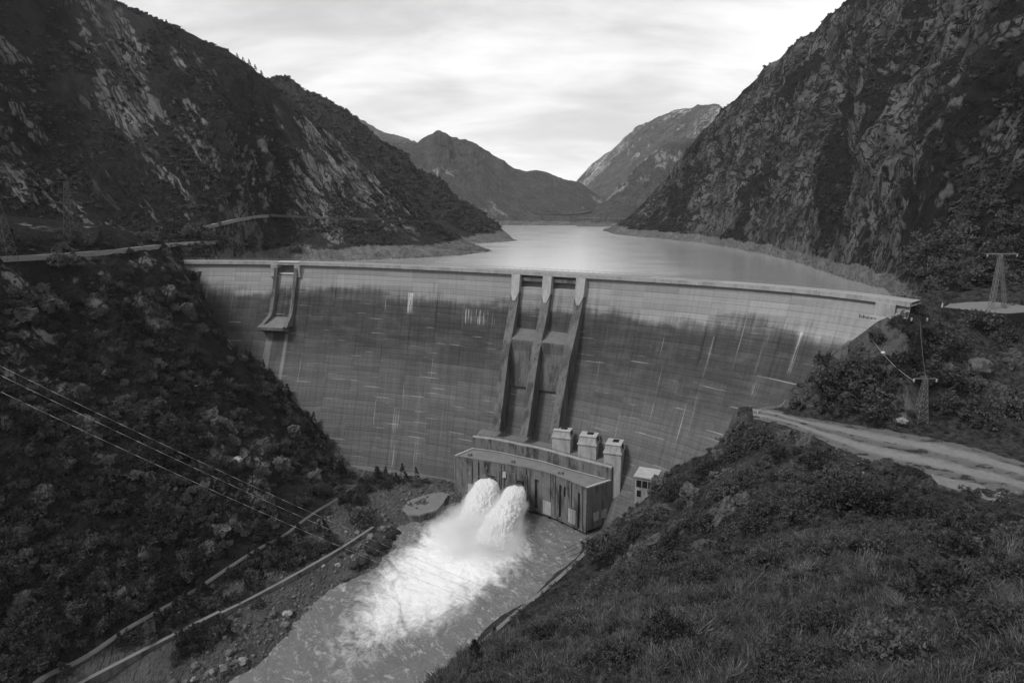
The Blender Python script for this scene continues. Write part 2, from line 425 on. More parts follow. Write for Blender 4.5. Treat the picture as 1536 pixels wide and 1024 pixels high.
def lerp(a, b, f): return tuple(np.asarray(a) * (1 - f) + np.asarray(b) * f)
for tr, (x, y, z) in ((track[4], (180, 383, 108)), (track[5], (60, 390, 108)), (track[6], (-100, 400, 110)), (track[7], (-350, 410, 112))):
    up = PZ(x, y, z)
    B.append(lerp(tr, up, .33)); m = lerp(tr, up, .66); B.append((m[0], m[1], m[2] + 3))
hB0 = RBF(B, .002)
def hB(xy):
    xy = np.asarray(xy, float); z = hB0(xy)
    k = sstep(3, 16, dist_poly(xy, hits)) * np.clip(np.minimum((z - 9) / 12, (116 - z) / 6), 0, 1) * sstep(3, 14, dist_poly(xy, track))
    p = np.concatenate([xy, z[..., None]], -1)
    rocky = np.clip(np.minimum((z + 1) / 2, (9 - z) / 3), 0, 1) * sstep(2, 5, dist_poly(xy, track)) * sstep(2, 11, dist_poly(xy, bankwall))
    z = z + k * (fbm(p / np.array([38, 38, 80.]), 5) * 7 + (ridged(p / 16, 3) - .5) * 2.2) + rocky * (fbm(p / 8, 4) * 1.5 + (ridged(p / 3, 3) - .5) * 1.2)
    return z
# ---- right bank
zr = float(dam_hit(1168, 612)[2])
road_in = [(1128, 611), (1160, 614), (1200, 625), (1300, 639), (1400, 656), (1536, 690), (1760, 745)]
road_out = [(1130, 628), (1152, 632), (1200, 646), (1300, 690), (1400, 716), (1536, 752), (1760, 835)]
road_z = [zr, zr, zr, zr + .5, zr + 1.5, zr + 3, zr + 7]
RI = [PZ(x, y, z) for (x, y), z in zip(road_in, road_z)]; RO = [PZ(x, y, z) for (x, y), z in zip(road_out, road_z)]
RM = [(a + b) / 2 for a, b in zip(RI, RO)]
rcontact = [(1362, 452), (1340, 463), (1318, 474), (1300, 487), (1270, 510), (1235, 540), (1208, 575), (1190, 600), (1160, 615), (1130, 640), (1080, 672), (1010, 704)]
rw_px = [(935, 780), (905, 800), (872, 838), (800, 902), (700, 988), (600, 1080), (480, 1180)]
rw = [PZ(x, y, 3.5) for x, y in rw_px]
C = [tuple(p) for p in RI + RO + RM]
C += [tuple(p) for p in rw] + [tuple(PZ(x - 16, y, -1.5)) for x, y in rw_px] + [tuple(PZ(x - 120, y - 10, -6)) for x, y in rw_px]
rh = [dam_hit(x, y) for x, y in rcontact]; rh = [h for h in rh if h is not None]
C += [tuple(h) for h in rh] + [(h[0] + 7, h[1] + 6, h[2] + .5) for h in rh]
C += [tuple(PZ(1420, 460, 91.5)), tuple(PZ(1500, 462, 92)), tuple(PZ(1450, 466, 91.5)), tuple(PZ(1418, 487, 88.5))]
C += [tuple(PD(x, y, d)) for x, y, d in [(1536, 430, 292), (1480, 430, 312), (1400, 440, 305), (1700, 380, 300), (1378, 463, 233), (1396, 470, 240)]]
for px in (1190, 1215, 1240, 1270, 1300, 1330, 1355, 1380, 1410, 1450, 1500, 1550, 1640, 1750):
    yb = np.interp(px, [a for a, b in road_in], [b for a, b in road_in]); zb = np.interp(px, [a for a, b in road_in], road_z); db = PZ(px, yb, zb)[1]
    if px < 1362:
        yt = np.interp(-px, [-a for a, b in rcontact], [b for a, b in rcontact]); dt = next(q for q in (dam_hit(px, yt + e) for e in range(0, 30, 3)) if q is not None)[1] - .5
    else: yt = 472; dt = np.interp(px, [1362, 1420, 1530, 1750], [232, 250, 258, 240])
    for f in (.2, .4, .6, .8): C.append(tuple(PD(px, yb + (yt - yb) * f, db + (dt - db) * f ** .8)))

# knoll below the road and its hollow
C += [tuple(PD(x, y, d)) for x, y, d in [(1140, 642, 222), (1100, 658, 226), (1040, 698, 230), (1000, 717, 232), (965, 768, 226), (930, 796, 222),
      (1250, 700, 186), (1180, 690, 196), (1100, 720, 200), (1040, 760, 203), (980, 800, 204), (920, 835, 206), (1330, 745, 160), (1420, 770, 142), (1200, 760, 170), (1110, 790, 176), (1010, 830, 182), (930, 858, 188)]]
fg = [(1536, 1024, 27), (1300, 1024, 30), (1100, 1024, 34), (900, 1024, 42), (740, 1024, 54), (655, 1030, 62), (1536, 900, 47), (1300, 900, 55), (1100, 900, 62), (930, 930, 66), (800, 945, 74),
      (1536, 800, 80), (1380, 800, 84), (1250, 815, 88), (1120, 838, 92), (1000, 858, 98), (900, 872, 106), (1700, 830, 68), (1800, 1024, 22), (2300, 1024, 10), (1536, 1300, 13), (1100, 1300, 16), (700, 1300, 26), (500, 1300, 40), (1000, 1900, 6), (600, 1150, 52)]
FGP = [PD(x, y, d) for x, y, d in fg]
C += [tuple(p) for p in FGP]
C += [(-4, 2, 131), (30, 5, 132.5), (80, 20, 134), (140, 60, 128), (-30, 10, 112), (-60, 20, 70), (-90, 30, 30), (-70, 90, 12), (-40, 120, 12), (-20, 105, 28), (-6, 150, 18), (15, 150, 38), (0, 120, 43), (-14, 80, 66), (20, 180, 20)]
C += [tuple(PD(x, y, d)) for x, y, d in [(1360, 436, 420), (1420, 425, 400), (1500, 400, 390), (1600, 380, 380), (1750, 340, 330), (2000, 340, 260), (2500, 350, 190), (3200, 400, 120)]]
hC0 = RBF(C, .0006)
RQ = [[a * (1 - f) + b * f for a, b in zip(RI, RO)] for f in (.15, .38, .62, .85)]
def road_d(xy): return np.minimum.reduce([dist_poly(xy, l) for l in RQ])
def near_z(xy, line):
    L = catmull(np.array(line), 60); d = np.linalg.norm(xy[..., None, :] - L[:, :2], axis=-1) if xy.size < 4e5 else None
    if d is None:
        sh = xy.shape[:-1]; q = xy.reshape(-1, 2); a, b = np.empty(len(q)), np.empty(len(q))
        for i in range(0, len(q), 50000):
            dd = np.linalg.norm(q[i:i + 50000, None] - L[None, :, :2], axis=-1); k = dd.argmin(1); a[i:i + 50000] = dd[np.arange(len(k)), k]; b[i:i + 50000] = L[k, 2]
        return a.reshape(sh), b.reshape(sh)
    k = d.argmin(-1); return d.min(-1), L[k, 2]
PLAT = PZ(1470, 462, 92)
def hC(xy):
    xy = np.asarray(xy, float); z = hC0(xy); q_, nz_ = near_z(xy, RM); z = z + (nz_ - z) * sstep(9, 3.5, road_d(xy)) * .97; p = np.concatenate([xy, z[..., None]], -1)
    rd = road_d(xy) + 4; k = sstep(3, 12, dist_poly(xy, rh)) * sstep(7.5, 16, rd) * np.clip((z - 3) / 6, 0, 1); r = np.hypot(xy[..., 0], xy[..., 1])
    kf = sstep(135, 110, r)          # near meadow is smoother
    pl = sstep(4, 16, np.hypot(xy[..., 0] - PLAT[0], xy[..., 1] - PLAT[1]))
    z = z + k * pl * ((1 - kf) * (fbm(p / np.array([26, 26, 60.]), 5) * 5.5 + (ridged(p / 11, 3) - .5) * 2.0) + kf * (fbm(p / 15, 4) * 1.6 + fbm(p / 3.2, 3) * .45))
    z = z + (1 - sstep(5, 9, rd)) * fbm(p / 6, 3) * .35
    return z


# where the wall meets the rock: greatest depth of concrete along the crest
_sf = np.linspace(S_[2], S_[-3], 700); _df = np.linspace(0, 106, 260); _FF = face(*np.meshgrid(_sf, _df, indexing='ij'))
def sd_of(P):
    k = ((_FF - np.asarray(P)) ** 2).sum(-1).argmin(); return _sf[k // 260], _df[k % 260]
_ls = sorted(sd_of(h) for h in hits); _rs = sorted(sd_of(h) for h in rh)
_ks = np.array([_ls[0][0] - 12] + [a for a, b in _ls] + [a for a, b in _rs] + [_rs[-1][0] + 14]); _kd = np.array([3.0] + [b for a, b in _ls] + [b for a, b in _rs] + [3.0])
_kd[len(_ls)] = 108; _kd[len(_ls) + 1] = 108
def dmax(s): return np.minimum(np.interp(s, _ks, _kd) + 2.0, 108)
# ================================================================== TERRAIN MESHES
def polar_grid(az0, az1, r0, r1, na, nr, h, keepf=None, uvsc=1.0):
    az = np.linspace(R(az0), R(az1), na); r = np.exp(np.linspace(math.log(r0), math.log(r1), nr))
    A, RR = np.meshgrid(az, r, indexing='ij'); xy = np.stack([RR * np.sin(A), RR * np.cos(A)], -1)
    z = h(xy); V = np.concatenate([xy, z[..., None]], -1)
    keep = None
    if keepf is not None:
        kv = keepf(V.reshape(-1, 3)).reshape(na, nr); keep = kv[:-1, :-1] & kv[1:, :-1] & kv[1:, 1:] & kv[:-1, 1:]
    return V, keep
def keep_left(V):
    o, s = so(V[:, :2]); d = np.minimum(np.clip(ZC - V[:, 2], 0, 110), dmax(s)); f = footv(s); w = np.linalg.norm(f, axis=1) * prof(d)
    return (o > w - 9) | (s < s_px(268)) & (V[:, 1] > 0)
def keep_right(V):
    o, s = so(V[:, :2]); d = np.minimum(np.clip(ZC - V[:, 2], 0, 110), dmax(s)); f = footv(s); w = np.linalg.norm(f, axis=1) * prof(d)
    e = crest(s_px(1364)); dx, dy = V[:, 0] - e[0], V[:, 1] - e[1]
    return (o > w - 9) | (dx * 162 - dy * 73 > 0)
ALLBVH = []
def add_bvh(V, faces):
    ALLBVH.append(BVHTree.FromPolygons([tuple(p) for p in np.asarray(V).reshape(-1, 3)], [tuple(f) for f in faces]))
def hit(px, py, which=None):
    o = Vector((0, 0, H)); d = Vector(ray(px, py)).normalized(); best = None
    for k, b in enumerate(ALLBVH):
        if which is not None and k not in which: continue
        h = b.ray_cast(o, d)
        if h[0] is not None and (best is None or h[3] < best[3]): best = h
    return None if best is None else np.array(best[0])
def drop(x, y, which=None):
    best = None
    for k, b in enumerate(ALLBVH):
        if which is not None and k not in which: continue
        h = b.ray_cast(Vector((x, y, 900)), Vector((0, 0, -1)))
        if h[0] is not None and (best is None or h[0][2] > best): best = h[0][2]
    return best

VB, kB = polar_grid(-60, 4, 95, 480, 620, 520, hB, keep_left)
VC, kC = polar_grid(-32, 64, 3.5, 420, 640, 660, hC, keep_right)
def arc_uv(V):
    du = np.linalg.norm(np.diff(V, axis=0), axis=-1).mean(1); dv = np.linalg.norm(np.diff(V, axis=1), axis=-1).mean(0)
    U, W = np.meshgrid(np.r_[0, np.cumsum(du)], np.r_[0, np.cumsum(dv)], indexing='ij'); return np.stack([U, W], -1).reshape(-1, 2)

def loft(cols, nu, nv, disp, seed=0.0):
    P = np.array(cols, float)                       # (ncol, nrow, 3)
    Q = np.stack([catmull(P[:, j], nu) for j in range(P.shape[1])], 1)
    Q = np.stack([catmull(Q[i], nv) for i in range(nu)], 0)
    U = arc_uv(Q).reshape(nu, nv, 2)
    gu = np.gradient(Q, axis=0); gv = np.gradient(Q, axis=1); n = np.cross(gu, gv); n /= np.linalg.norm(n, axis=-1, keepdims=True) + 1e-9
    n *= np.where(n[..., 2:3] < 0, -1, 1)
    D = disp(Q, U)
    return Q + n * D[..., None], U.reshape(-1, 2)
def profile(base, ridge, e=1.0, n=5, back=(0, 160, -90), bulge=0.0):
    """points from the foot up to the ridge and down the far side"""
    b, r = np.asarray(base, float), np.asarray(ridge, float); out = [b + (b - r) * np.array([.05, .05, 0]) - np.array([0, 0, 14])]
    for f in np.linspace(0, 1, n):
        p = b + (r - b) * f; p[2] = b[2] + (r[2] - b[2]) * (f ** e + bulge * math.sin(math.pi * f)); out.append(p)
    h = r[:2] - b[:2]; h = h / (np.linalg.norm(h) + 1e-6)
    for k in (.35, 1.0):
        out.append(r + np.array([h[0] * back[1] * k, h[1] * back[1] * k, back[2] * k * (1 if k == 1 else .7)]))
    return out
ZW = 86.0   # level of the reservoir (set from the shoreline in the picture)
def shore(px, py): return PZ(px, py, ZW)

def taper(Q, w=.13, a=.78):
    v = np.linspace(0, 1, Q.shape[1])[None, :]; return 1 - a * np.exp(-((v - .714) / w) ** 2)
def disp_left(Q, U):
    a = -.85; u = U[..., 0] * math.cos(a) - U[..., 1] * math.sin(a); v = U[..., 0] * math.sin(a) + U[..., 1] * math.cos(a)
    p = np.stack([u / 120, v / 34, u * 0 + 3.1], -1)
    hgt = np.clip((Q[..., 2] - ZW) / 60, .28, 1)
    return taper(Q) * hgt * ((ridged(p, 4) - .62) * 15 + fbm(Q / 60, 5) * 8 + (ridged(Q / 17, 3) - .5) * 3.4)
def disp_right(Q, U):
    a = -.95; u = U[..., 0] * math.cos(a) - U[..., 1] * math.sin(a); v = U[..., 0] * math.sin(a) + U[..., 1] * math.cos(a)
    p = np.stack([u / 130, v / 38, u * 0 + 8.4], -1)
    q = np.stack([U[..., 0] / 70, U[..., 1] / 260, u * 0 + 1.4], -1)
    hgt = np.clip((Q[..., 2] - ZW) / 70, .25, 1)
    return taper(Q, .1, .6) * hgt * ((ridged(p, 4) - .55) * 15 + (ridged(q, 3) - .5) * 10 + fbm(Q / 55, 5) * 7 + (ridged(Q / 15, 3) - .5) * 3.4)
def disp_far(A, L):
    def f(Q, U):
        p = np.stack([U[..., 0] / L, U[..., 1] / (L * 3), U[..., 0] * 0 + A], -1)
        return taper(Q, .1, .25) * np.clip((Q[..., 2] - ZW) / (A * 8), .05, 1) * ((ridged(p, 4) - .5) * A * 1.5 + fbm(Q / L * .8, 5) * A)
    return f

colsA = [profile(shore(738, 376.5), PD(726, 373, 690), 1, back=(0, 60, -40)), profile(shore(700, 381.5), PD(688, 356, 690), 1), profile(shore(640, 386), PD(640, 327, 690), 1), profile(shore(560, 389.5), PD(585, 276, 690), 1.05),
         profile(shore(480, 392), PD(515, 215, 695), 1.1), profile(shore(390, 394), PD(430, 145, 700), 1.15), profile(PZ(320, 382, 101), PD(345, 80, 690), 1.2),
         profile(PZ(255, 371, 106), PD(250, 36, 670), 1.3), profile(PZ(180, 366, 106), PD(160, -5, 640), 1.35), profile(PZ(90, 364, 106), PD(60, -60, 600), 1.35), profile(PZ(0, 366, 106), PD(-60, -130, 560), 1.3),
         profile(PZ(-160, 370, 107), PD(-280, -220, 480), 1.2), profile(PZ(-420, 380, 108), PD(-700, -300, 390), 1.1), profile(PZ(-800, 400, 110), PD(-1400, -400, 260), 1.1)]
VA, UA = loft(colsA, 640, 330, disp_left)
colsD = [profile(shore(905, 346), PD(912, 344, 1150), 1, back=(0, 80, -30)), profile(shore(930, 352.5), PD(945, 326, 1120), 1), profile(shore(985, 357.5), PD(1000, 266, 1060), .95), profile(shore(1054, 365), PD(1066, 186, 1000), .95),
         profile(shore(1110, 374), PD(1140, 113, 930), .95), profile(shore(1172, 387), PD(1215, 48, 850), .95), profile(shore(1230, 405), PD(1270, 2, 780), .95), profile(shore(1285, 424), PD(1330, -40, 700), 1),
         profile(shore(1345, 437), PD(1430, -110, 620), 1), profile(PZ(1430, 425, 96), PD(1560, -200, 540), 1), profile(PZ(1560, 400, 105), PD(1750, -250, 470), 1), profile(PZ(1800, 420, 105), PD(2200, -300, 360), 1), profile(PZ(2400, 420, 105), PD(3200, -300, 230), 1)]
VD, UD = loft(colsD, 560, 360, disp_right)
# nearer spur of the right mountain
colsS = [profile(PD(1322, 432, 388), PD(1334, 408, 430), 1, back=(0, 50, -40)), profile(PD(1350, 438, 335), PD(1372, 330, 440), 1, back=(0, 60, -40)), profile(PD(1395, 440, 315), PD(1425, 245, 440), .9, back=(0, 80, -60)), profile(PD(1450, 436, 302), PD(1480, 165, 430), .9, back=(0, 80, -60)),
         profile(PD(1530, 425, 290), PD(1560, 80, 410), .9, back=(0, 80, -60)), profile(PD(1640, 410, 275), PD(1700, -30, 370), .9), profile(PD(1850, 400, 235), PD(2000, -150, 300), .9), profile(PD(2400, 400, 185), PD(2700, -200, 220), .9)]
def disp_spur(Q, U):
    return disp_right(Q * 1.3 + 40, U * 1.4) * .62 * np.clip((Q[..., 2] - 90) / 50, .1, 1)
VS, US = loft(colsS, 360, 260, disp_spur)
# second ridge on the left, then the far ranges
def far(cols, disp, nu=260, nv=130): return loft(cols, nu, nv, disp)
colsE = [profile(shore(776, 361), PD(768, 357, 930), 1, back=(0, 80, -40)), profile(shore(752, 363), PD(735, 331, 960), 1), profile(shore(715, 365), PD(680, 290, 980), 1), profile(shore(665, 369), PD(620, 245, 1000), 1), profile(shore(620, 372), PD(560, 199, 1020), 1), profile(shore(560, 376), PD(500, 157, 1040), 1),
         profile(shore(520, 378), PD(462, 134, 1050), 1), profile(shore(490, 380), PD(428, 118, 1060), 1), profile(shore(450, 381), PD(390, 116, 1060), 1), profile(shore(380, 384), PD(300, 90, 1050), 1)]
VE, UE = far(colsE, disp_far(11, 60), 320, 170)
def fb(px, z=ZW + 4, d=None): return PD(px, 0, d)[:2].tolist() + [z]
def frow(seq, d0, d1, disp, e=1.0, nu=300, nv=130, bk=(0, 700, -200)):
    return far([profile([*PD(bx, 300, d0)[:2], ZW - 2], PD(rx, ry, d1), e, back=bk) for bx, rx, ry in seq], disp, nu, nv)
VG, UG = frow([(520, 520, 225), (560, 575, 216), (600, 600, 212), (625, 628, 208), (645, 655, 198), (670, 681, 209), (700, 710, 219), (735, 740, 236), (765, 772, 254), (800, 804, 258), (832, 830, 261), (852, 850, 269), (872, 872, 277), (896, 892, 291), (930, 915, 303), (990, 960, 318)], 1330, 1900, disp_far(26, 130), .9)
VF, UF = frow([(380, 400, 150), (450, 460, 152), (495, 502, 163), (525, 530, 176), (560, 562, 196), (585, 585, 203), (612, 608, 207), (650, 645, 225), (700, 700, 250)], 2000, 2700, disp_far(26, 170), 1)
VH, UH = frow([(840, 846, 290), (862, 867, 271), (885, 892, 249), (915, 922, 221), (950, 960, 195), (985, 996, 177), (1020, 1028, 165), (1055, 1062, 163), (1090, 1095, 165), (1130, 1140, 150), (1200, 1220, 130)], 1750, 2300, disp_far(30, 150), .95)
VI, UI = frow([(850, 862, 338), (890, 905, 304), (925, 935, 272), (955, 962, 247), (985, 992, 226), (1012, 1020, 214), (1045, 1050, 206), (1090, 1090, 195), (1150, 1150, 170)], 1260, 1620, disp_far(20, 110), .95)

M_left = mat_slope('left_mountain_rock_and_scrub', .62, (.008, .03), (.06, .21), .52, 1.0, shore=ZW + 9, aspect=.40, grass=.035, gx=(-330, -130))
M_right = mat_slope('right_mountain_rock_and_scrub', .7, (.007, .024), (.045, .135), .62, 1.0, shore=ZW + 8, aspect=.5, seed=40)
M_spur = mat_slope('spur_rock_and_scrub', .6, (.006, .018), (.035, .11), .50, .8, shore=ZW + 7, aspect=.4, seed=90)
M_second = mat_slope('second_ridge_scrub', .6, (.02, .05), (.08, .2), .36, 1.2, shore=ZW + 8, seed=20)
M_far = mat_slope('haze_paled_far_range', -.3, (.06, .12), (.18, .38), .5, 2.6, shore=ZW + 7, seed=60, aspect=.5)  # tones raised so the colour itself carries part of the distance haze
M_far2 = mat_slope('haze_paled_far_right_range', .9, (.10, .17), (.22, .46), .62, 2.6, shore=ZW + 7, seed=75, aspect=.4)  # paler still, distance haze mixed into the rock and scrub colours
M_bank = mat_slope('gorge_slope_ground', .5, (.008, .024), (.06, .2), .42, .42, aspect=.5, seed=10, speck=.8, bank=8.0)

def mat_right_bank():
    g = G('right_bank_ground'); obj = g.coord(); geo = g.n('ShaderNodeNewGeometry'); nz = g.xyz(geo.outputs['Normal'])[2]
    a = g.noise(obj, .09, 5, .65); b = g.noise(obj, .6, 6, .7); c = g.noise(obj, 3.0, 4, .7)
    w = g.warp(obj, .12, 4)
    ce = g.m_('ABSOLUTE', g.sub(g.noise(g.mapv(w, (.2, .2, .1)), 1, 4, .6), .5))
    k = g.add(g.mul(a, .6), g.add(g.mul(b, .35), g.mul(g.sub(.7, nz), .55)))
    rk = g.mul(g.ss(k, .50, .60), g.ss(ce, .0, .05, .3, 1))
    gr = g.mix(g.ss(b, .3, .7), .010, .065); gr = g.mul(gr, g.add(.5, c))
    rc = g.mul(g.mix(c, .04, .17), g.add(.5, a))
    g.surf(g.mix(rk, gr, rc), .95, g.add(g.mul(b, 2), c), .9, .6, spec=.1); return g.m
M_rbank = mat_right_bank()

def terrain(name, V, uv, mat, label, cat='mountain', keep=None):
    nu, nv = V.shape[:2]; fq = grid_faces(nu, nv, keep)
    me = np_mesh(name, V.reshape(-1, 3), fq, uv); o = link(name, me, mat)
    tag(o, label, cat, kind='structure'); add_bvh(V, fq); return o
O_B = terrain('hillside', VB, arc_uv(VB), M_bank, 'dark scrub covered gorge slope left of the dam falling to the river bank', 'hillside', kB)
O_C = terrain('hillside', VC, arc_uv(VC), M_rbank, 'grassy near hillside with the gravel track right of the dam', 'hillside', kC)
O_A = terrain('mountain', VA, UA, M_left, 'dark left mountain with diagonal rock slabs above the dam')
O_D = terrain('mountain', VD, UD, M_right, 'tall steep rocky mountain on the right shore of the reservoir')
O_S = terrain('mountain', VS, US, M_spur, 'dark nearer rock spur at the right edge above the crest end')
O_E = terrain('mountain', VE, UE, M_second, 'second dark ridge sloping to the lake behind the left mountain')
O_G = terrain('mountain', VG, UG, M_far, 'grey middle mountain with a small pointed peak at the end of the lake')
O_F = terrain('mountain', VF, UF, M_far2, 'palest far ridge behind the left mountain')
O_H = terrain('mountain', VH, UH, M_far2, 'pale far peak on the right of the valley notch')
O_I = terrain('mountain', VI, UI, M_far, 'mid grey ridge in front of the pale far right peak')
T_B, T_C, T_A, T_D, T_S, T_E, T_G, T_F, T_H, T_I = range(10)
def ground_sheet():
    n = 60; x = np.linspace(-5000, 5000, n); y = np.linspace(-2500, 6500, n); X, Y = np.meshgrid(x, y, indexing='ij')
    V = np.stack([X, Y, np.full_like(X, -12.0)], -1)
    return tag(link('ground', np_mesh('ground', V.reshape(-1, 3), grid_faces(n, n)), M_rbank), kind='structure')
ground_sheet()
# ================================================================== DAM
LIME = [(s_px(614), s_px(623), 12.5, 24, .40, .3), (s_px(697), s_px(748), 18.5, 27, .52, .26), (s_px(608), s_px(618), 70, 100, .5, .16), (s_px(640), s_px(650), 52, 100, .55, .1), (s_px(413), s_px(424), 37, 76, .36, .09), (s_px(440), s_px(446), 37, 80, .3, .10), (s_px(1165), s_px(1180), 16, 40, .54, .16), (s_px(1086), s_px(1091), 20, 66, .47, .09), (s_px(1215), s_px(1222), 14, 30, .42, .2)]
M_dam = mat_dam()
M_conc = mat_concrete('weathered_concrete', .185, .75)
M_pier = mat_concrete('pier_concrete', .16, .6)
M_pale = mat_concrete('pale_concrete', .42, .35)
M_cap = mat_concrete('crest_concrete', .40, .3)
M_dark = simple('shade_and_hatch_dark', .012, .3, .5)  # near black: painted-in shade under the overhang, also hatch and vent colour
M_metal = simple('galvanised_steel', .22, .3, 2.0, .55, .1, Metallic=.4)
M_dmetal = simple('dark_lattice_steel', .035, .3, 2.0, .6, .1)
M_white = simple('white_paint', .45, .2, 2.0, .6, .1)
M_asph = simple('crest_roadway', .12, .3, .6)

sA, sB = s_px(256), s_px(1367)
dam = empty('dam', tuple(at(s_px(780), 20, 0)), 'long curved concrete dam wall with pale top band spanning the gorge', 'dam')
# three central piers and the bays between them
P_c = [s_px(777), s_px(824.5), s_px(875)]; P_w = 4.3
L_a, L_b = s_px(420.5), s_px(445)                       # left spillway bay
bays = [(P_c[0] + P_w / 2, P_c[1] - P_w / 2), (P_c[1] + P_w / 2, P_c[2] - P_w / 2), (L_a, L_b)]
def dam_wall():
    ss = list(np.linspace(sA, sB, 250)); dd = list(np.linspace(-1.0, 12, 14)[:-1]) + list(np.linspace(12, 108, 60))
    D0, D1 = .6, 6.2
    for a, b in bays: ss += [a - .01, a + .01, b - .01, b + .01]
    for z in (D0, D1): dd += [z - .01, z + .01]
    ss = np.array(sorted(ss)); dd = np.array(sorted(dd)); S, D = np.meshgrid(ss, dd, indexing='ij'); DM = dmax(S)
    D = np.where(D > 12, 12 + (D - 12) * np.clip(DM - 12, .01, None) / 96, D); D = np.minimum(D, np.maximum(DM, 1.5))
    O = np.zeros_like(S)
    for a, b in bays: O = np.where((S > a) & (S < b) & (D > D0) & (D < D1), -4.5, O)
    V = face(S, D, O); uv = np.stack([S, D], -1)
    n1, n2 = len(ss), len(dd); base = len(V.reshape(-1, 3))
    # upstream face so that the wall has its thickness
    Vu = at_grid(S, -9.0, D)
    Vall = np.r_[V.reshape(-1, 3), Vu.reshape(-1, 3)]; uva = np.r_[uv.reshape(-1, 2), uv.reshape(-1, 2)]
    f = grid_faces(n1, n2); fu = grid_faces(n1, n2)[:, ::-1] + base
    i = np.arange(n1 * n2).reshape(n1, n2)
    topf = np.stack([i[:-1, 0], i[:-1, 0] + base, i[1:, 0] + base, i[1:, 0]], -1)
    off = np.array(dam.location)
    me = np_mesh('wall', Vall - off, np.r_[f[:, ::-1], fu[:, ::-1], topf], uva, smooth=False)
    o = link('wall', me, M_dam, dam)
def at_grid(S, w, D):
    f = footv(S); n = f / np.linalg.norm(f, axis=-1, keepdims=True); xy = crest(S) + n * w
    return np.concatenate([xy, (ZC - D)[..., None]], -1)
dam_wall()
def ribbon(mb, s0, s1, prof_pts, n=120):
    """sweeps a closed (offset, height) outline along the crest"""
    rings = [[at(s, w, z) for w, z in prof_pts] for s in np.linspace(s0, s1, n)]
    mb.sweep(rings); return mb
ribbon(MB(), sA, sB, [(-9.5, 99.6), (1.6, 99.6), (1.6, 100.25), (-9.5, 100.25)]).build('crest_slab', M_cap, dam)
ribbon(MB(), sA, sB, [(.95, 100.25), (1.55, 100.25), (1.55, 101.35), (.95, 101.35)]).build('parapet', M_cap, dam)
ribbon(MB(), sA, sB, [(-8.6, 100.255), (.9, 100.255), (.9, 100.30), (-8.6, 100.30)]).build('crest_road', M_asph, dam)
rail = MB()
for hz_, r in ((101.9, .10), (101.2, .07), (100.8, .07)):
    rail.tube([at(s, -9.1, hz_) for s in np.linspace(sA, sB, 110)], r, 4)
for s in np.arange(sA, sB, 3.1): rail.bar(at(s, -9.1, 100.2), at(s, -9.1, 101.95), .11, 4)
rail.build('railing', M_metal, dam)
# spillway piers
def pier_front(s, d): return wface(s, d) + 2.6 + 6.0 * float(sstep(8, 42, d)) + .8 * float(sstep(50, 90, d))
for c in P_c:
    rings = []
    for d in np.r_[np.linspace(.0, 9, 4), np.linspace(9.01, 71, 30)]:
        w1 = pier_front(c, d) if d < 9.005 else pier_front(c, d) + .0
        w0 = wface(c, d) - 5.0
        rings.append([at(c - P_w / 2, w0, ZC - d), at(c + P_w / 2, w0, ZC - d), at(c + P_w / 2, w1, ZC - d), at(c - P_w / 2, w1, ZC - d)])
    p = MB().sweep(rings).build('spillway_pier', M_pier, dam)
    # pointed corbel head
    hd = MB(); f = lambda o, q, d: at(c + o, pier_front(c, d) + q, ZC - d)
    hd.sweep([[f(-P_w / 2 - .12, -3, .05), f(P_w / 2 + .12, -3, .05), f(P_w / 2 + .12, .35, .05), f(-P_w / 2 - .12, .35, .05)],
              [f(-P_w / 2 - .12, -3, 8.5), f(P_w / 2 + .12, -3, 8.5), f(P_w / 2 + .12, .35, 8.5), f(-P_w / 2 - .12, .35, 8.5)],
              [f(-.7, -3, 12.5), f(.7, -3, 12.5), f(.7, .3, 12.5), f(-.7, .3, 12.5)]])
    hd.build('pier_head', M_pale, p)
for a, b in bays[:2]:
    m = (a + b) / 2
    # crest beam across the bay
    ribbon(MB(), a, b, [(-1.6, 96.6), (.5, 96.6), (.5, 98.3), (-.4, 98.6), (-1.6, 98.3)], 6).build('gate_beam', M_conc, dam)
    # flip bucket: curved lip standing on a flared block
    W_ = lambda d: wface(m, d)
    pr = [(W_(25) - 1, ZC - 25), (W_(26) + .4, ZC - 26.0), (W_(28) + 3.2, ZC - 28.2), (pier_front(m, 31) - .6, ZC - 29.6), (pier_front(m, 31) - .6, ZC - 30.6), (W_(33) + 5.6, ZC - 32.4), (W_(36) + 4.3, ZC - 35.0), (W_(40) + 3.4, ZC - 39.0), (W_(50) + 2.0, ZC - 52.0), (W_(52) - 3, ZC - 52.0), (W_(40) - 4, ZC - 40)]
    ribbon(MB(), a, b, pr, 6).build('flip_bucket', M_pier, dam)
# left spillway chute
cw = .9
for s0, s1 in ((L_a - 2.0, L_a), (L_b, L_b + 2.0)):
    rings = []
    for d in np.linspace(2, 33, 14):
        w0 = wface(s0, d) - 4.6; w1 = wface(s0, d) + 2.3 + 3.2 * float(sstep(26, 33, d)); sh = -2.2 * float(sstep(27, 33, d)) if s0 < L_a else 0
        rings.append([at(s0 + sh, w0, ZC - d), at(s1 + sh, w0, ZC - d), at(s1 + sh, w1, ZC - d), at(s0 + sh, w1, ZC - d)])
    MB().sweep(rings).build('chute_wall', M_pier, dam)
sm = (L_a + L_b) / 2
pr = [(wface(sm, 28) - 2, ZC - 27), (wface(sm, 29) + .6, ZC - 29), (wface(sm, 32) + 3.5, ZC - 31.5), (wface(sm, 34) + 6.6, ZC - 33), (wface(sm, 34) + 6.6, ZC - 34.6), (wface(sm, 36) + .6, ZC - 36.5), (wface(sm, 36) - 3, ZC - 36)]
ribbon(MB(), L_a - 4.5, L_b + .4, pr, 8).build('chute_lip', M_conc, dam)
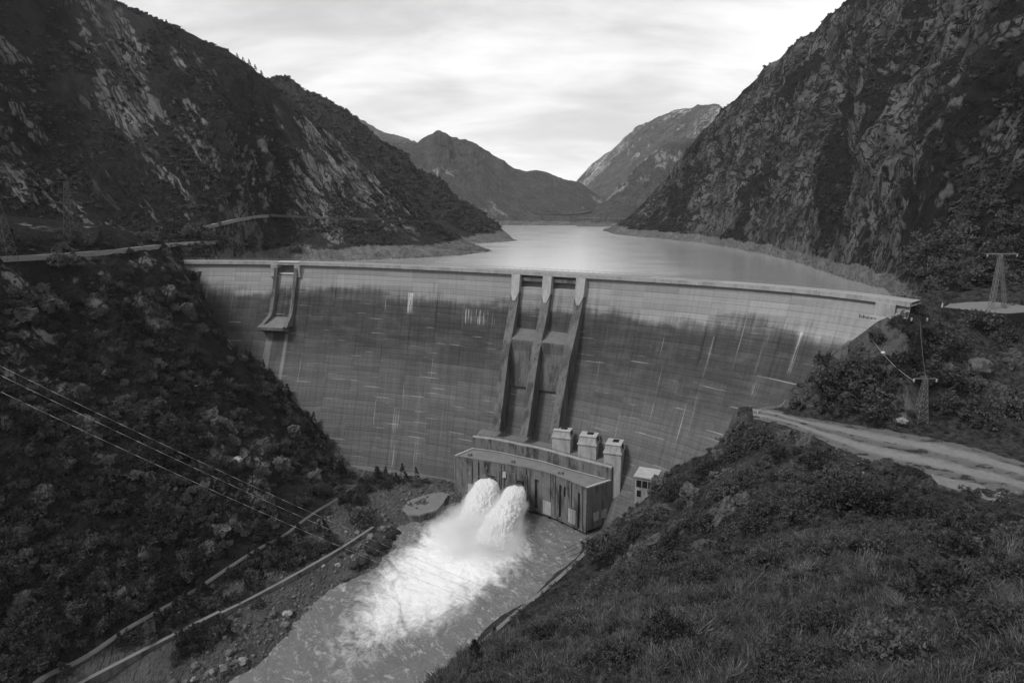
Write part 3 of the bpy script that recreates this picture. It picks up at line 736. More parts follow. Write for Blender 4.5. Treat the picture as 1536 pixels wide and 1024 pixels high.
for s0, s1 in ((s_px(410), s_px(419.8)), (s_px(444.8), s_px(453))):
    b = ribbon(MB(), s0, s1, [(-1.0, 93.6), (2.6, 93.6), (2.6, 99.8), (-1.0, 99.8)], 4).build('gate_housing', M_pale, dam)
    ribbon(MB(), s0 - .35, s1 + .35, [(-1.0, 93.1), (3.0, 93.1), (3.0, 93.75), (-1.0, 93.75)], 4).build('ledge', M_pale, b)
ribbon(MB(), s_px(420.2), s_px(444.4), [(-1, 94.3), (1.2, 94.3), (1.2, 95.2), (-1, 95.2)], 5).build('sill_beam', M_white, dam)
ribbon(MB(), s_px(420.5), s_px(451), [(-2, 100.9), (1.9, 100.9), (1.9, 101.55), (-2, 101.55)], 5).build('bridge_slab', M_white, dam)
# right end: pillar under the crest and little inspection platform
ribbon(MB(), s_px(1317), s_px(1347), [(-6, 84), (2.2, 84), (2.2, 99.7), (-6, 99.7)], 4).build('end_pillar', M_pale, dam)
s0, s1 = s_px(1296), s_px(1322)
pf = ribbon(MB(), s0, s1, [(-1, 92.3), (3.2, 92.3), (3.2, 92.9), (-1, 92.9)], 4).build('inspection_platform', M_pale, dam)
rl = MB()
for z in (94.2, 93.6): rl.tube([at(s0 + .2, .6, z), at(s0 + .2, 3.0, z), at(s1 - .3, 3.0, z)], .08, 4)
for s in np.linspace(s0 + .2, s1 - .3, 5): rl.bar(at(s, 3.0, 92.8), at(s, 3.0, 94.9 if s < s0 + 3 else 94.2), .1, 4)
rl.build('handrail', M_dmetal, pf)

# ================================================================== POWER HOUSE
ZR = 20.7
fr_px = [(681, 684), (719, 690.5), (760, 697), (803, 705), (838, 715.5), (880, 733)]
re_px = [(709, 672.5), (745, 677.5), (780, 685), (815, 692.5), (847, 702), (917, 721)]
FT = np.array([PZ(x, y, ZR)[:2] for x, y in fr_px]); RT = np.array([PZ(x, y, ZR)[:2] for x, y in re_px])
NF = 161
FTc = catmull(np.c_[FT, FT[:, :1] * 0], NF)[:, :2]; RTc = catmull(np.c_[RT, RT[:, :1] * 0], NF)[:, :2]
ux = proj(np.c_[FTc, np.full(NF, 10.0)])[0]
def f_at(px, z=None, o=0.0):
    """point on the front wall under picture column px, o metres in front of it"""
    k = np.interp(px, ux, np.arange(NF)); i = int(min(max(k, 0), NF - 2)); t = k - i
    p = FTc[i] * (1 - t) + FTc[i + 1] * t; d = FTc[min(i + 1, NF - 1)] - FTc[i]; n = np.array([d[1], -d[0]]); n /= np.linalg.norm(n)
    if n[1] > 0: n = -n
    p = p + n * o
    return np.array([p[0], p[1], z])
ph = empty('powerhouse', (float(FTc[80][0]), float(FTc[80][1]), 0), 'stained concrete powerhouse with flat roof at the dam foot, two jets leaving it', 'powerhouse')
def zpx(px, py):          # height on the front wall of a pixel
    p = f_at(px, 0); d = ray(px, py); t = p[1] / d[1]; return H + d[2] * t
outl = [(731, 745, 713.5, 729), (774, 787, 721, 738)]
slots = [(802, 808, 719, 764), (838.5, 842, 727, 776), (866.5, 869.5, 739, 794), (717.3, 719.5, 693, 744), (846, 848, 730, 745)]
outlets = [(a, b, zpx((a + b) / 2, y1) , zpx((a + b) / 2, y0)) for a, b, y0, y1 in outl]
def front_wall():
    us = list(np.linspace(681, 880, 60)); zs = list(np.linspace(2.2, ZR - .3, 14))
    for a, b, z0, z1 in outlets: us += [a - .02, a + .02, b - .02, b + .02]; zs += [z0 - .01, z0 + .01, z1 - .01, z1 + .01]
    sl = [(a, b, zpx((a + b) / 2, y1), zpx((a + b) / 2, y0)) for a, b, y0, y1 in slots]
    for a, b, z0, z1 in sl: us += [a - .02, a + .02, b - .02, b + .02]; zs += [z0 - .01, z0 + .01, z1 - .01, z1 + .01]
    grooves = [757, 790, 826]
    for gq in grooves: us += [gq - .9, gq - .88, gq + .88, gq + .9]
    us = np.array(sorted(us)); zs = np.array(sorted(zs)); V = np.empty((len(us), len(zs), 3))
    for i, u in enumerate(us):
        o = 0.0
        if any(abs(u - gq) < .89 for gq in grooves): o = -.35
        for j, z in enumerate(zs):
            oo = o
            if any(a < u < b and z0 < z < z1 for a, b, z0, z1 in outlets): oo = -6.0
            if any(a < u < b and z0 < z < z1 for a, b, z0, z1 in sl): oo = -1.3
            V[i, j] = f_at(u, z, oo)
    return V
V = front_wall(); n1, n2 = V.shape[:2]
Lq = np.array(ph.location)
link('front_wall', np_mesh('front_wall', V.reshape(-1, 3) - Lq, grid_faces(n1, n2), smooth=False), M_conc, ph)
body = MB()
ring = lambda z, ins=.0: [(p[0], p[1], z) for p in FTc[::8]] + [(p[0], p[1], z) for p in RTc[::-8]]
# side and rear walls
def vwall(mb, pts, z0, z1, th):
    pts = [np.array(p[:2]) for p in pts]; rings = []
    for i, p in enumerate(pts):
        d = pts[min(i + 1, len(pts) - 1)] - pts[max(i - 1, 0)]; n = np.array([d[1], -d[0]]) / np.linalg.norm(d)
        a, b = p, p - n * th
        rings.append([(a[0], a[1], z0), (b[0], b[1], z0), (b[0], b[1], z1), (a[0], a[1], z1)])
    return mb.sweep(rings)
vwall(MB(), [FTc[-1], RTc[-1]], 2.0, ZR - .3, .8).build('end_wall', M_conc, ph)
vwall(MB(), [RTc[0], FTc[0]], 2.0, ZR - .3, .8).build('end_wall', M_conc, ph)
rf = MB(); lo = ring(ZR - .3); hi = ring(ZR); n = len(lo)
rf.add(lo + hi, [tuple(range(n)), tuple(range(n, 2 * n))] + [(k, (k + 1) % n, n + (k + 1) % n, n + k) for k in range(n)])
M_roof = mat_concrete('flat_roof', .2, .2)
rf.build('roof', M_roof, ph)
cop = MB()
vwall(cop, [p for p in FTc[::8]], ZR - .25, ZR + .45, .7); cop.build('coping', M_conc, ph)
M_cop = M_white
vwall(MB(), [FTc[-1] + (RTc[-1] - FTc[-1]) * .02, RTc[-1]], ZR - .2, ZR + .5, 1.0).build('end_coping', M_pale, ph)
vwall(MB(), [RTc[0], FTc[0] + (RTc[0] - FTc[0]) * .02], ZR - .2, ZR + .5, 1.0).build('end_coping', M_pale, ph)
# terrace wall behind the roof
ZT = 26.3
ext = np.vstack([RTc[0] + (RTc[0] - RTc[8]) * .0, RTc[::8]])
tw = MB(); vwall(tw, list(RTc[::8]), 2.0, ZT, 1.2); t_ob = tw.build('terrace_wall', M_conc, ph)
tc = MB(); vwall(tc, [p for p in RTc[::8]], ZT, ZT + .5, 1.5); tc.build('terrace_coping', M_pale, ph)
back = RTc[::8].copy(); n_ = np.array([.25, .97]); deck = MB()
bb = [np.array(p) + n_ * 26 for p in back]
deck.add([(p[0], p[1], ZT - .8) for p in back] + [(p[0], p[1], ZT - .8) for p in bb], [(k, k + 1, len(back) + k + 1, len(back) + k) for k in range(len(back) - 1)])
deck.build('terrace_deck', M_roof, ph)
vwall(MB(), [RTc[-1], RTc[-1] + n_ * 14], 1.0, ZT - .4, .8).build('terrace_end_wall', M_conc, ph)
# piles and beam under the overhanging wall, its shade put into their near-black colour
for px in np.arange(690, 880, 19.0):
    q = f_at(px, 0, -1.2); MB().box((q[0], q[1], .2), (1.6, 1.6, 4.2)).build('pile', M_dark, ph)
vwall(MB(), [f_at(px, 0, -4)[:2] for px in np.linspace(684, 878, 12)], -3, 2.4, .6).build('shade_painted_back_wall', M_dark, ph)
# louvre plates
M_plate = mat_concrete('pale_plate', .42, .5)
for a, b, y0, y1 in ((702, 713.5, 726, 744), (815, 827, 751.5, 771), (853, 864, 764, 784.5)):
    z0, z1 = zpx((a + b) / 2, y1), zpx((a + b) / 2, y0); mb = MB()
    A, Bq = f_at(a, 0), f_at(b, 0); A2, B2 = f_at(a, 0, .25), f_at(b, 0, .25)
    mb.hexa([(A2[0], A2[1], z0), (B2[0], B2[1], z0), (Bq[0], Bq[1], z0), (A[0], A[1], z0)], [(A2[0], A2[1], z1), (B2[0], B2[1], z1), (Bq[0], Bq[1], z1), (A[0], A[1], z1)])
    mb.build('gate_plate', M_plate, ph)
a = f_at(757, zpx(757, 711), .5); MB().box(a, (1.5, 1.0, 2.4), .0, .8).build('wall_lamp_box', M_white, ph)
for x0 in (.30, .62):      # openings in the end wall
    e0, e1 = FTc[-1], RTc[-1]; d_ = e1 - e0; nn = np.array([d_[1], -d_[0]]) / np.linalg.norm(d_)
    q0, q1 = e0 + d_ * x0 + nn * .06, e0 + d_ * (x0 + .22) + nn * .06
    w_ = MB().hexa([(q0[0], q0[1], 5.2), (q1[0], q1[1], 5.2), (*(q1 - nn * .2), 5.2), (*(q0 - nn * .2), 5.2)], [(q0[0], q0[1], 9.0), (q1[0], q1[1], 9.0), (*(q1 - nn * .2), 9.0), (*(q0 - nn * .2), 9.0)]).build('window', M_plate, ph)
# three gate towers on the terrace
def tower(px0, px1, px2, ytop_front, ycol, ybase, zb, label):
    """px0..px1 front face, px1..px2 right face in the picture; front right corner at px1"""
    zt = None
    # plan from the roof corners: place the near corner on the terrace at its foot pixel
    near = PZ(px1, ybase, zb)
    depth = near[1]; sc = depth / ray(px1, ybase)[1] / F
    wdt = (px1 - px0) * sc * 1.06; dp = (px2 - px1) * sc * 1.9
    rz = -.33
    zt = H + ray(px1, ytop_front)[2] * depth / ray(px1, ytop_front)[1]; zc = H + ray(px1, ycol)[2] * depth / ray(px1, ycol)[1]
    ca, sa = math.cos(rz), math.sin(rz)
    def wp(a, b, z): return (near[0] + a * ca - b * sa, near[1] + a * sa + b * ca, z)
    t = empty('gate_tower', tuple(near), label, 'tower', 'gate towers behind the powerhouse roof')
    q = lambda i, z: [wp(-wdt - i, -i, z), wp(i, -i, z), wp(i, dp + i, z), wp(-wdt - i, dp + i, z)]
    MB().hexa(q(0, 1.0), q(0, zc)).build('shaft', M_pale, t)
    MB().hexa(q(.35, zc), q(.35, zc + .55)).build('collar', M_pale, t)
    MB().hexa(q(.12, zc + .55), q(-.55, zt - .3)).build('cap', M_pale, t)
    r = MB().hexa(q(-.3, zt - .3), q(-.3, zt)).build('roof', M_pale, t)
    hq = lambda z: [wp(-wdt * .62, dp * .45, z), wp(-wdt * .28, dp * .45, z), wp(-wdt * .28, dp * .82, z), wp(-wdt * .62, dp * .82, z)]
    MB().hexa(hq(zt), hq(zt + .25)).build('roof_hatch', M_dark, r)
    MB().hexa([wp(.0, dp * .4, zc + 1.2), wp(.12, dp * .4, zc + 1.2), wp(.12, dp * .72, zc + 1.2), wp(.0, dp * .72, zc + 1.2)], [wp(-.4, dp * .4, zc + 3.0), wp(-.25, dp * .4, zc + 3.0), wp(-.25, dp * .72, zc + 3.0), wp(-.4, dp * .72, zc + 3.0)]).build('vent', M_dark, t)
tower(828.5, 855, 866, 648, 659, 677.5, ZT, 'gate tower farthest from the small control building, beside the spillway piers')
tower(867.5, 894, 907, 656.5, 669.5, 687, ZT, 'middle gate tower with dark roof hatch between two like it')
tower(906.5, 931, 947, 669, 682.5, 702, ZT, 'gate tower nearest the small control building, with shaft reaching lowest')
# low annex behind the last tower
an = empty('annex', tuple(PZ(958, 700, 22)), 'low concrete annex between the last gate tower and the dam face', 'annex')
c0 = PZ(952, 716, 20.0); MB().box((c0[0] + 2, c0[1] + 5, 16), (9, 8, 18), -.33).build('wall', M_conc, an); MB().box((c0[0] + 2, c0[1] + 5, 25.3), (10, 9, .6), -.33).build('roof', M_pale, an)

# small control building
def control():
    near = PZ(981, 747, 22.0); rz = -.42; ca, sa = math.cos(rz), math.sin(rz); w, dp = 7.6, 9.0; zb, zt = 10.0, 29.6
    near[2] = 10
    wp = lambda a, b, z: (near[0] + a * ca - b * sa, near[1] + a * sa + b * ca, z)
    t = empty('control_building', tuple(near), 'small flat roofed white control building with a dark window band beside the gate towers', 'building')
    q = lambda i, z: [wp(-w - i, -i, z), wp(i, -i, z), wp(i, dp + i, z), wp(-w - i, dp + i, z)]
    MB().hexa(q(0, zb), q(0, zt)).build('wall', M_cwall, t)
    MB().hexa(q(.6, zt), q(.6, zt + .55)).build('roof', M_pale, t)
    for k in range(3):
        a = -w + .5 + k * 2.3
        wn = MB().hexa([wp(a, -.12, 25.6), wp(a + 1.95, -.12, 25.6), wp(a + 1.95, .05, 25.6), wp(a, .05, 25.6)], [wp(a, -.12, 28.4), wp(a + 1.95, -.12, 28.4), wp(a + 1.95, .05, 28.4), wp(a, .05, 28.4)]).build('window', M_glass, t)
    for k in range(2):
        b = 1.2 + k * 3.6
        MB().hexa([wp(-.05, b, 25.6), wp(.1, b, 25.6), wp(.1, b + 2.8, 25.6), wp(-.05, b + 2.8, 25.6)], [wp(-.05, b, 28.4), wp(.1, b, 28.4), wp(.1, b + 2.8, 28.4), wp(-.05, b + 2.8, 28.4)]).build('window', M_glass, t)
    MB().hexa([wp(-w + .8, -.1, 21.6), wp(-w + 2.4, -.1, 21.6), wp(-w + 2.4, .05, 21.6), wp(-w + .8, .05, 21.6)], [wp(-w + .8, -.1, 24.2), wp(-w + 2.4, -.1, 24.2), wp(-w + 2.4, .05, 24.2), wp(-w + .8, .05, 24.2)]).build('door', M_glass, t)
M_glass = simple('dark_glazing', .015, .2, .5, .15, .05, spec=.5); M_cwall = mat_concrete('white_render', .36, .35)
control()

# fittings on the powerhouse
MB().tube([(p[0] - n_[0] * .7, p[1] - n_[1] * .7, ZR + .45) for p in RTc[::6]], .22, 6).build('roof_pipe', M_pale, ph)
for px, w_ in ((700, 1.4), (765, 1.1), (833, 1.6)):
    q = f_at(px, ZR + .6, -3.5); MB().box((q[0], q[1], ZR + .55), (w_ * 1.3, w_, 1.1), -.4, .9).build('roof_vent', M_conc, ph)
for px in (709, 727, 752, 795, 833, 857, 874):
    MB().bar(f_at(px, 3, .16), f_at(px, ZR - .2, .16), .13, 5).build('drain_pipe', M_dmetal, ph)
for a, b in ((726.5, 731), (745, 749.5), (769, 774), (787, 791.5)):
    q = [f_at(a, 0, 0), f_at(b, 0, 0), f_at(b, 0, .5), f_at(a, 0, .5)]; q = [q[3], q[2], q[1], q[0]]
    MB().hexa([(p[0], p[1], 6.0) for p in q], [(p[0], p[1], ZR - 3.2) for p in q]).build('outlet_pier', M_conc, ph)
q = RTc[-1] + n_ * 4; MB().box((q[0] + .6, q[1], 8.2), (.3, 2.4, 4.2), -.35).build('door', M_dmetal, ph)
rl = MB(); rp_ = [(p[0] + n_[0] * .4, p[1] + n_[1] * .4) for p in RTc[::10]]
for z in (ZT + 1.1, ZT + 1.6): rl.tube([(x, y, z) for x, y in rp_], .06, 4)
for x, y in rp_: rl.bar((x, y, ZT + .4), (x, y, ZT + 1.65), .07, 4)
rl.build('terrace_railing', M_dmetal, ph)
# ================================================================== WATER
def river():
    n1, n2 = 420, 420; x = np.linspace(-150, 72, n1); y = np.linspace(95, 330, n2); X, Y = np.meshgrid(x, y, indexing='ij')
    p = np.stack([X, Y, X * 0 + .5], -1); r = np.hypot(X - IMP[0], (Y - IMP[1]))
    fl = np.stack([(X * .8 + Y * .6) / 5, (-X * .6 + Y * .8) / 11, X * 0 + 2.2], -1)
    tur = .12 + .55 * np.exp(-(r / 55) ** 2)
    Z = tur * (fbm(fl, 4) * 1.1 + fbm(p / 2.2, 3) * .6 + (ridged(p / 6, 3) - .5) * .7)
    V = np.stack([X, Y, Z], -1)
    g = G('river_water'); o = g.coord(); X_ = g.xyz(o)
    dx = g.sub(X_[0], IMP[0]); dy = g.sub(X_[1], IMP[1])
    # drifting down the river: towards the lower left
    al = g.add(g.mul(dx, -.45), g.mul(dy, -.89)); ac = g.add(g.mul(dx, .89), g.mul(dy, -.45))
    al2 = g.mul(al, g.mix(g.m_('GREATER_THAN', al, 0.0), 2.6, .57)); rr = g.m_('SQRT', g.add(g.mul(al2, al2), g.mul(g.mul(ac, 1.75), g.mul(ac, 1.75))))
    w = g.warp(g.mapv(o, (1, 1, 1), (0, 0, -.45)), .07, 9); w = g.warp(w, .35, 2.0)
    n1_ = g.noise(g.mapv(w, (.16, .085, .1)), 1, 7, .68, .8); n2_ = g.noise(w, .8, 6, .7)
    lines = g.ss(g.m_('ABSOLUTE', g.sub(g.noise(g.mapv(w, (.14, .08, .1), loc=(3, 3, 3)), 1, 4, .6), .5)), .0, .035, 1, 0)
    k = g.add(g.mul(n1_, .75), g.mul(n2_, .35))
    core = g.ss(rr, 4, 72, 1.0, 0.0)
    th = g.add(1.0, g.mul(core, -.86))
    foam = g.ss(k, g.sub(th, .22), g.add(th, .26))
    foam = g.m_('MAXIMUM', foam, g.mul(g.mul(lines, g.ss(n2_, .45, .7)), g.ss(rr, 50, 120, .16, .03)))
    foam = g.m_('MAXIMUM', foam, g.ss(rr, 3, 16, 1, 0))
    n3_ = g.noise(g.mapv(w, (.42, .17, .5), loc=(4, 1, 0)), 1, 8, .76)
    foam = g.m_('MAXIMUM', foam, g.mul(g.ss(n3_, .52, .70), g.ss(rr, 40, 150, .44, .14)))
    foam = g.m_('MINIMUM', foam, 1.0)
    base = g.mul(.135, g.add(.6, g.mul(n1_, .8)))
    col = g.mix(foam, base, .74)
    rough = g.mix(foam, .22, .9)
    p_ = g.surf(col, rough, g.add(g.mul(n1_, 1.2), g.add(g.mul(n2_, .8), g.mul(g.noise(o, 2.2, 4, .7), .35))), .55, .9, .35)
    me = np_mesh('river', V.reshape(-1, 3), grid_faces(n1, n2)); return tag(link('river', me, g.m), 'milky grey turbulent river below the dam', 'river', kind='structure')

def reservoir():
    n1, n2 = 90, 70; ss = np.linspace(sA - 6, sB + 4, n1); far = np.linspace(-900, 1100, n1); V = np.empty((n1, n2, 3))
    a = np.stack([at(s, -8.8, ZW) for s in np.clip(ss, S_[0], S_[-1])])
    b = np.stack([far, np.full(n1, 1700.0), np.full(n1, ZW)], -1)
    for j, t in enumerate(np.linspace(0, 1, n2) ** 1.6): V[:, j] = a * (1 - t) + b * t
    g = G('reservoir_water'); o = g.coord()
    n = g.noise(g.mapv(o, (.22, .5, 1), (0, 0, .5)), 1, 4, .6); n2_ = g.noise(g.mapv(o, (.02, .04, 1)), 1, 3, .5)
    g.surf(.78, g.mix(n2_, .14, .24), g.mul(n, g.ss(n2_, .35, .6, .5, 1.2)), .06, .5, .5, IOR=2.0, Metallic=.78)
    me = np_mesh('reservoir', V.reshape(-1, 3), grid_faces(n1, n2)); return tag(link('reservoir', me, g.m), 'calm bright reservoir held back behind the dam', 'lake', kind='structure')
IMP = PZ(712, 812, 0)
river(); reservoir()

# ---- the two jets
def mat_spray():
    g = G('white_water'); o = g.coord(); n = g.noise(o, .9, 6, .7); n2_ = g.noise(o, .22, 4, .6)
    col = g.add(.86, g.mul(n, .1))
    p = g.surf(col, .9, g.add(n, n2_), .6, .5, .1)
    tr = g.n('ShaderNodeBsdfTranslucent'); g.put(tr.inputs[0], .95)
    ms = g.n('ShaderNodeMixShader', {0: .5}); g.nt.links.new(p.outputs[0], ms.inputs[1]); g.nt.links.new(tr.outputs[0], ms.inputs[2])
    z = g.xyz(o)[2]; al = g.ss(g.add(z, g.mul(g.sub(g.noise(o, 1.4, 5, .7), .5), 9)), 1.0, 6.5)
    tp = g.n('ShaderNodeBsdfTransparent'); m2 = g.n('ShaderNodeMixShader', {0: al}); g.nt.links.new(tp.outputs[0], m2.inputs[1]); g.nt.links.new(ms.outputs[0], m2.inputs[2]); g.nt.links.new(m2.outputs[0], g.out.inputs['Surface'])
    return g.m
M_spray = mat_spray(); M_drop = simple('white_droplets', .9, .1, 1.0)
def jet(px0, py0, px1, py1, z0, seed, label, r1):
    a = f_at(px0, z0, -1.5); b = PZ(px1, py1, 0)
    n = 300; m = 220; t = np.linspace(0, 1, n)
    cen = np.stack([a[0] + (b[0] - a[0]) * t, a[1] + (b[1] - a[1]) * t, a[2] + 3.6 * t - (a[2] + 3.6 + 1.0) * t ** 2.0], -1)
    tan = np.gradient(cen, axis=0); tan /= np.linalg.norm(tan, axis=1)[:, None]
    side = np.cross(tan, [0, 0, 1.0]); side /= np.linalg.norm(side, axis=1)[:, None]; up = np.cross(side, tan)
    rad = 1.2 + r1 * sstep(-.03, .30, t) ** .8 * (.80 + .32 * t)
    th = np.linspace(0, 2 * math.pi, m, endpoint=False)
    dirv = side[:, None] * np.cos(th)[None, :, None] + up[:, None] * np.sin(th)[None, :, None]
    P = cen[:, None] + dirv * rad[:, None, None]
    al_ = np.r_[0, np.cumsum(np.linalg.norm(np.diff(cen, axis=0), axis=1))]
    q = P - tan[:, None] * (al_ * .30)[:, None, None] + seed * 13
    bil = np.abs(noise3(q / 2.3)) * 1.05 + np.abs(noise3(q / 1.1 + 5)) * .7 + np.abs(noise3(q / .55 + 9)) * .42 + noise3(q / .3) * .16
    big = fbm(q / 6.5, 3)
    amp = sstep(0, .18, t)[:, None] * (.5 + .7 * t)[:, None]
    P = P + dirv * (bil * amp * 1.0 + big * amp * 2.4)[..., None]
    i = np.arange(n * m).reshape(n, m); j = np.roll(i, -1, axis=1)
    fq = np.stack([i[:-1], i[1:], j[1:], j[:-1]], -1).reshape(-1, 4)
    o = link('water_jet', np_mesh('water_jet', P.reshape(-1, 3), fq), M_spray)
    return tag(o, label, 'water jet', 'jets from the powerhouse outlets'), cen, rad
j1, c1, r1_ = jet(738.5, 720, 702, 800, outlets[0][2] + .9, 1, 'wider white water jet bursting from the outlet farther from the end wall', 4.6)
j2, c2, r2_ = jet(781, 729, 735, 826, outlets[1][2] + .9, 4, 'white water jet bursting from the outlet nearer the plates and end wall', 4.3)
# loose droplets round the jets and where they land
def droplets():
    N = 9000; P = []; Sx = []
    for cen, rad in ((c1, r1_), (c2, r2_)):
        k = (rng.random(N // 2) ** .7 * (len(cen) - 1)).astype(int); d = rng.normal(size=(N // 2, 3)); d /= np.linalg.norm(d, axis=1)[:, None]
        P.append(cen[k] + d * (rad[k] * (1.12 + np.abs(rng.normal(size=N // 2)) * .28))[:, None]); Sx.append(.04 + .09 * rng.random(N // 2) ** 3)
    d = rng.normal(size=(N, 3)) * np.array([9, 9, 2.6]); d[:, 2] = np.abs(d[:, 2]); P.append(IMP + d + np.array([0, 2, 0])); Sx.append(.05 + .1 * rng.random(N) ** 3)
    P = np.concatenate(P); Sx = np.concatenate(Sx); P[:, 2] = np.maximum(P[:, 2], .2)
    o4 = np.array([[1, 1, 1], [1, -1, -1], [-1, 1, -1], [-1, -1, 1.]]) * .6
    V = P[:, None] + o4[None] * Sx[:, None, None]; f = np.array([[0, 1, 2], [0, 3, 1], [0, 2, 3], [1, 3, 2]])
    F_ = (np.arange(len(P))[:, None, None] * 4 + f[None]).reshape(-1, 3)
    return tag(link('spray', np_mesh('spray', V.reshape(-1, 3), F_, smooth=False), M_drop), 'white spray of droplets round the jets', 'spray', kind='stuff')
droplets()
def mist(name, c, rx, ry, rz_, dens, rot, label):
    m = bpy.data.meshes.new(name); import bmesh
    bm = bmesh.new(); bmesh.ops.create_icosphere(bm, subdivisions=3, radius=1); bm.to_mesh(m); bm.free()
    g = G(name + '_air'); o = g.coord(); l = g.n('ShaderNodeVectorMath', {0: o}, operation='LENGTH').outputs['Value']
    n = g.noise(o, 2.3, 5, .6); d = g.sub(1.0, l); d = g.m_('MAXIMUM', g.sub(g.mul(d, 1.5), g.mul(g.sub(.62, n), 1.4)), 0.0)
    v = g.n('ShaderNodeVolumePrincipled', {'Color': 1.0, 'Density': g.mul(d, dens)}); v.inputs['Color'].default_value = (1, 1, 1, 1)
    g.nt.links.new(v.outputs[0], g.out.inputs['Volume'])
    ob = link(name, m, g.m); ob.location = c; ob.scale = (rx, ry, rz_); ob.rotation_euler = rot; return tag(ob, label, 'mist', kind='stuff')
mist('mist', (IMP[0] + 1, IMP[1] + 1, 2.0), 24, 26, 13, .26, (0, 0, 0), 'white mist where the jets hit the river')

for cen, rad, lb in ((c1, r1_, 'fine spray hanging round the wider jet'), (c2, r2_, 'fine spray hanging round the jet nearer the plates')):
    a_, b_ = Vector(cen[60]), Vector(cen[250]); d_ = b_ - a_; mist('mist', tuple((a_ + b_) / 2), 9.3, 9.3, d_.length * .76, .55, d_.to_track_quat('Z', 'Y').to_euler(), lb)
# ================================================================== PLANTS
def hide_new(me, name):       # a source mesh that never stands in the scene itself
    return bpy.data.objects.new(name, me)
def leaf_mesh(name, centres, n_leaf, spread, leaf, rnd, asp=.55, up=.35, mats=None, droop=0.0):
    """leaf sized faces scattered round clump centres"""
    C = np.repeat(np.asarray(centres, float), n_leaf, axis=0); N = len(C)
    d = rnd.normal(size=(N, 3)); d /= np.linalg.norm(d, axis=1)[:, None]
    P = C + d * (spread * rnd.random(N) ** .5)[:, None] * np.array([1, 1, .8])
    a = d * .7 + rnd.normal(size=(N, 3)) * .6; a[:, 2] += up; a /= np.linalg.norm(a, axis=1)[:, None]
    b = np.cross(a, rnd.normal(size=(N, 3))); b /= np.linalg.norm(b, axis=1)[:, None]
    L = (leaf * (.6 + .8 * rnd.random(N)))[:, None]
    V = np.stack([P - a * L * .5, P + b * L * asp * .5, P + a * L * .6 - np.array([0, 0, droop]) * L, P - b * L * asp * .5], 1).reshape(-1, 3)
    V[:, 2] = np.maximum(V[:, 2], -.15)
    return np_mesh(name, V, np.arange(N * 4).reshape(-1, 4), smooth=False)
def crown_round(n, rnd, h=1.0):
    """clump centres of a low bushy crown, unit radius"""
    d = rnd.normal(size=(n, 3)); d /= np.linalg.norm(d, axis=1)[:, None]; d[:, 2] = np.abs(d[:, 2])
    r = (.45 + .55 * rnd.random(n) ** .6); lob = 1 + .28 * np.sin(3 * np.arctan2(d[:, 1], d[:, 0]) + rnd.random() * 6) * (.5 + rnd.random(n))
    P = d * (r * lob)[:, None]; P[:, 2] = P[:, 2] * h + .12; return P
def crown_cone(n, rnd, h=2.6):
    z = rnd.random(n) ** .8; r = (1 - z) * (.55 + .5 * rnd.random(n)) + .05; t = rnd.random(n) * 6.283
    return np.stack([np.cos(t) * r, np.sin(t) * r, .1 + z * h], 1)
M_shrub = mat_leaf('dark_shrub_leaves', .006, .19)
M_shrub2 = mat_leaf('near_shrub_leaves', .007, .18)
M_fir = mat_leaf('conifer_needles', .005, .08)
M_grass = mat_leaf('meadow_grass', .012, .26, .8)
M_bark = simple('bark', .03, .3, 3)
rp = np.random.default_rng(21)
def mk(name, me, mat): me.materials.append(mat); return me
SH_A = [mk('shrub_crown', leaf_mesh('shrub_crown', crown_round(70, rp, 1.05), 11, .24, .20, rp), M_shrub) for _ in range(3)]
SH_B = [mk('shrub_crown', leaf_mesh('shrub_crown', crown_round(150, rp, 1.0), 20, .17, .105, rp), M_shrub2) for _ in range(3)]
FIR = [mk('conifer_crown', leaf_mesh('conifer_crown', crown_cone(85, rp), 9, .17, .24, rp, .35, -.1), M_fir) for _ in range(2)]
TINY = [mk('scrub_clump', leaf_mesh('scrub_clump', crown_round(16, rp, .8), 5, .35, .5, rp, .8), M_shrub) for _ in range(3)]
LOW = [mk('low_plant', leaf_mesh('low_plant', crown_round(36, rp, .65), 9, .26, .2, rp, .5, .7), M_shrub2) for _ in range(3)]
def tuft(n, rnd, h=1.0):
    t = rnd.random(n) * 6.283; r = rnd.random(n) ** .7 * .5; b = np.stack([np.cos(t) * r, np.sin(t) * r, t * 0], 1)
    lean = rnd.normal(size=(n, 3)) * .22 + np.array([.22, -.1, 0]); lean[:, 2] = 0; hh = h * (.55 + .6 * rnd.random(n)); w = .022 + .02 * rnd.random(n)
    s = np.stack([-np.sin(t), np.cos(t), t * 0], 1) * w[:, None]
    m = b + lean * (hh * .5)[:, None] + np.array([0, 0, 1.]) * (hh * .62)[:, None]; e = b + lean * (hh * 1.5)[:, None] + np.array([0, 0, 1.]) * hh[:, None]
    V = np.stack([b - s, b + s, m + s * .7, m - s * .7, e, e], 1); V = V.reshape(-1, 3); k = np.arange(n)[:, None] * 6
    q = np.concatenate([k + np.array([[0, 1, 2, 3]]), k + np.array([[3, 2, 4, 5]])]); V[5::6] += np.repeat(s * .15, 1, 0) 
    return np_mesh('grass_tuft', V, q, smooth=False)
TUFT = [mk('grass_tuft', tuft(34, rp), M_grass) for _ in range(4)]

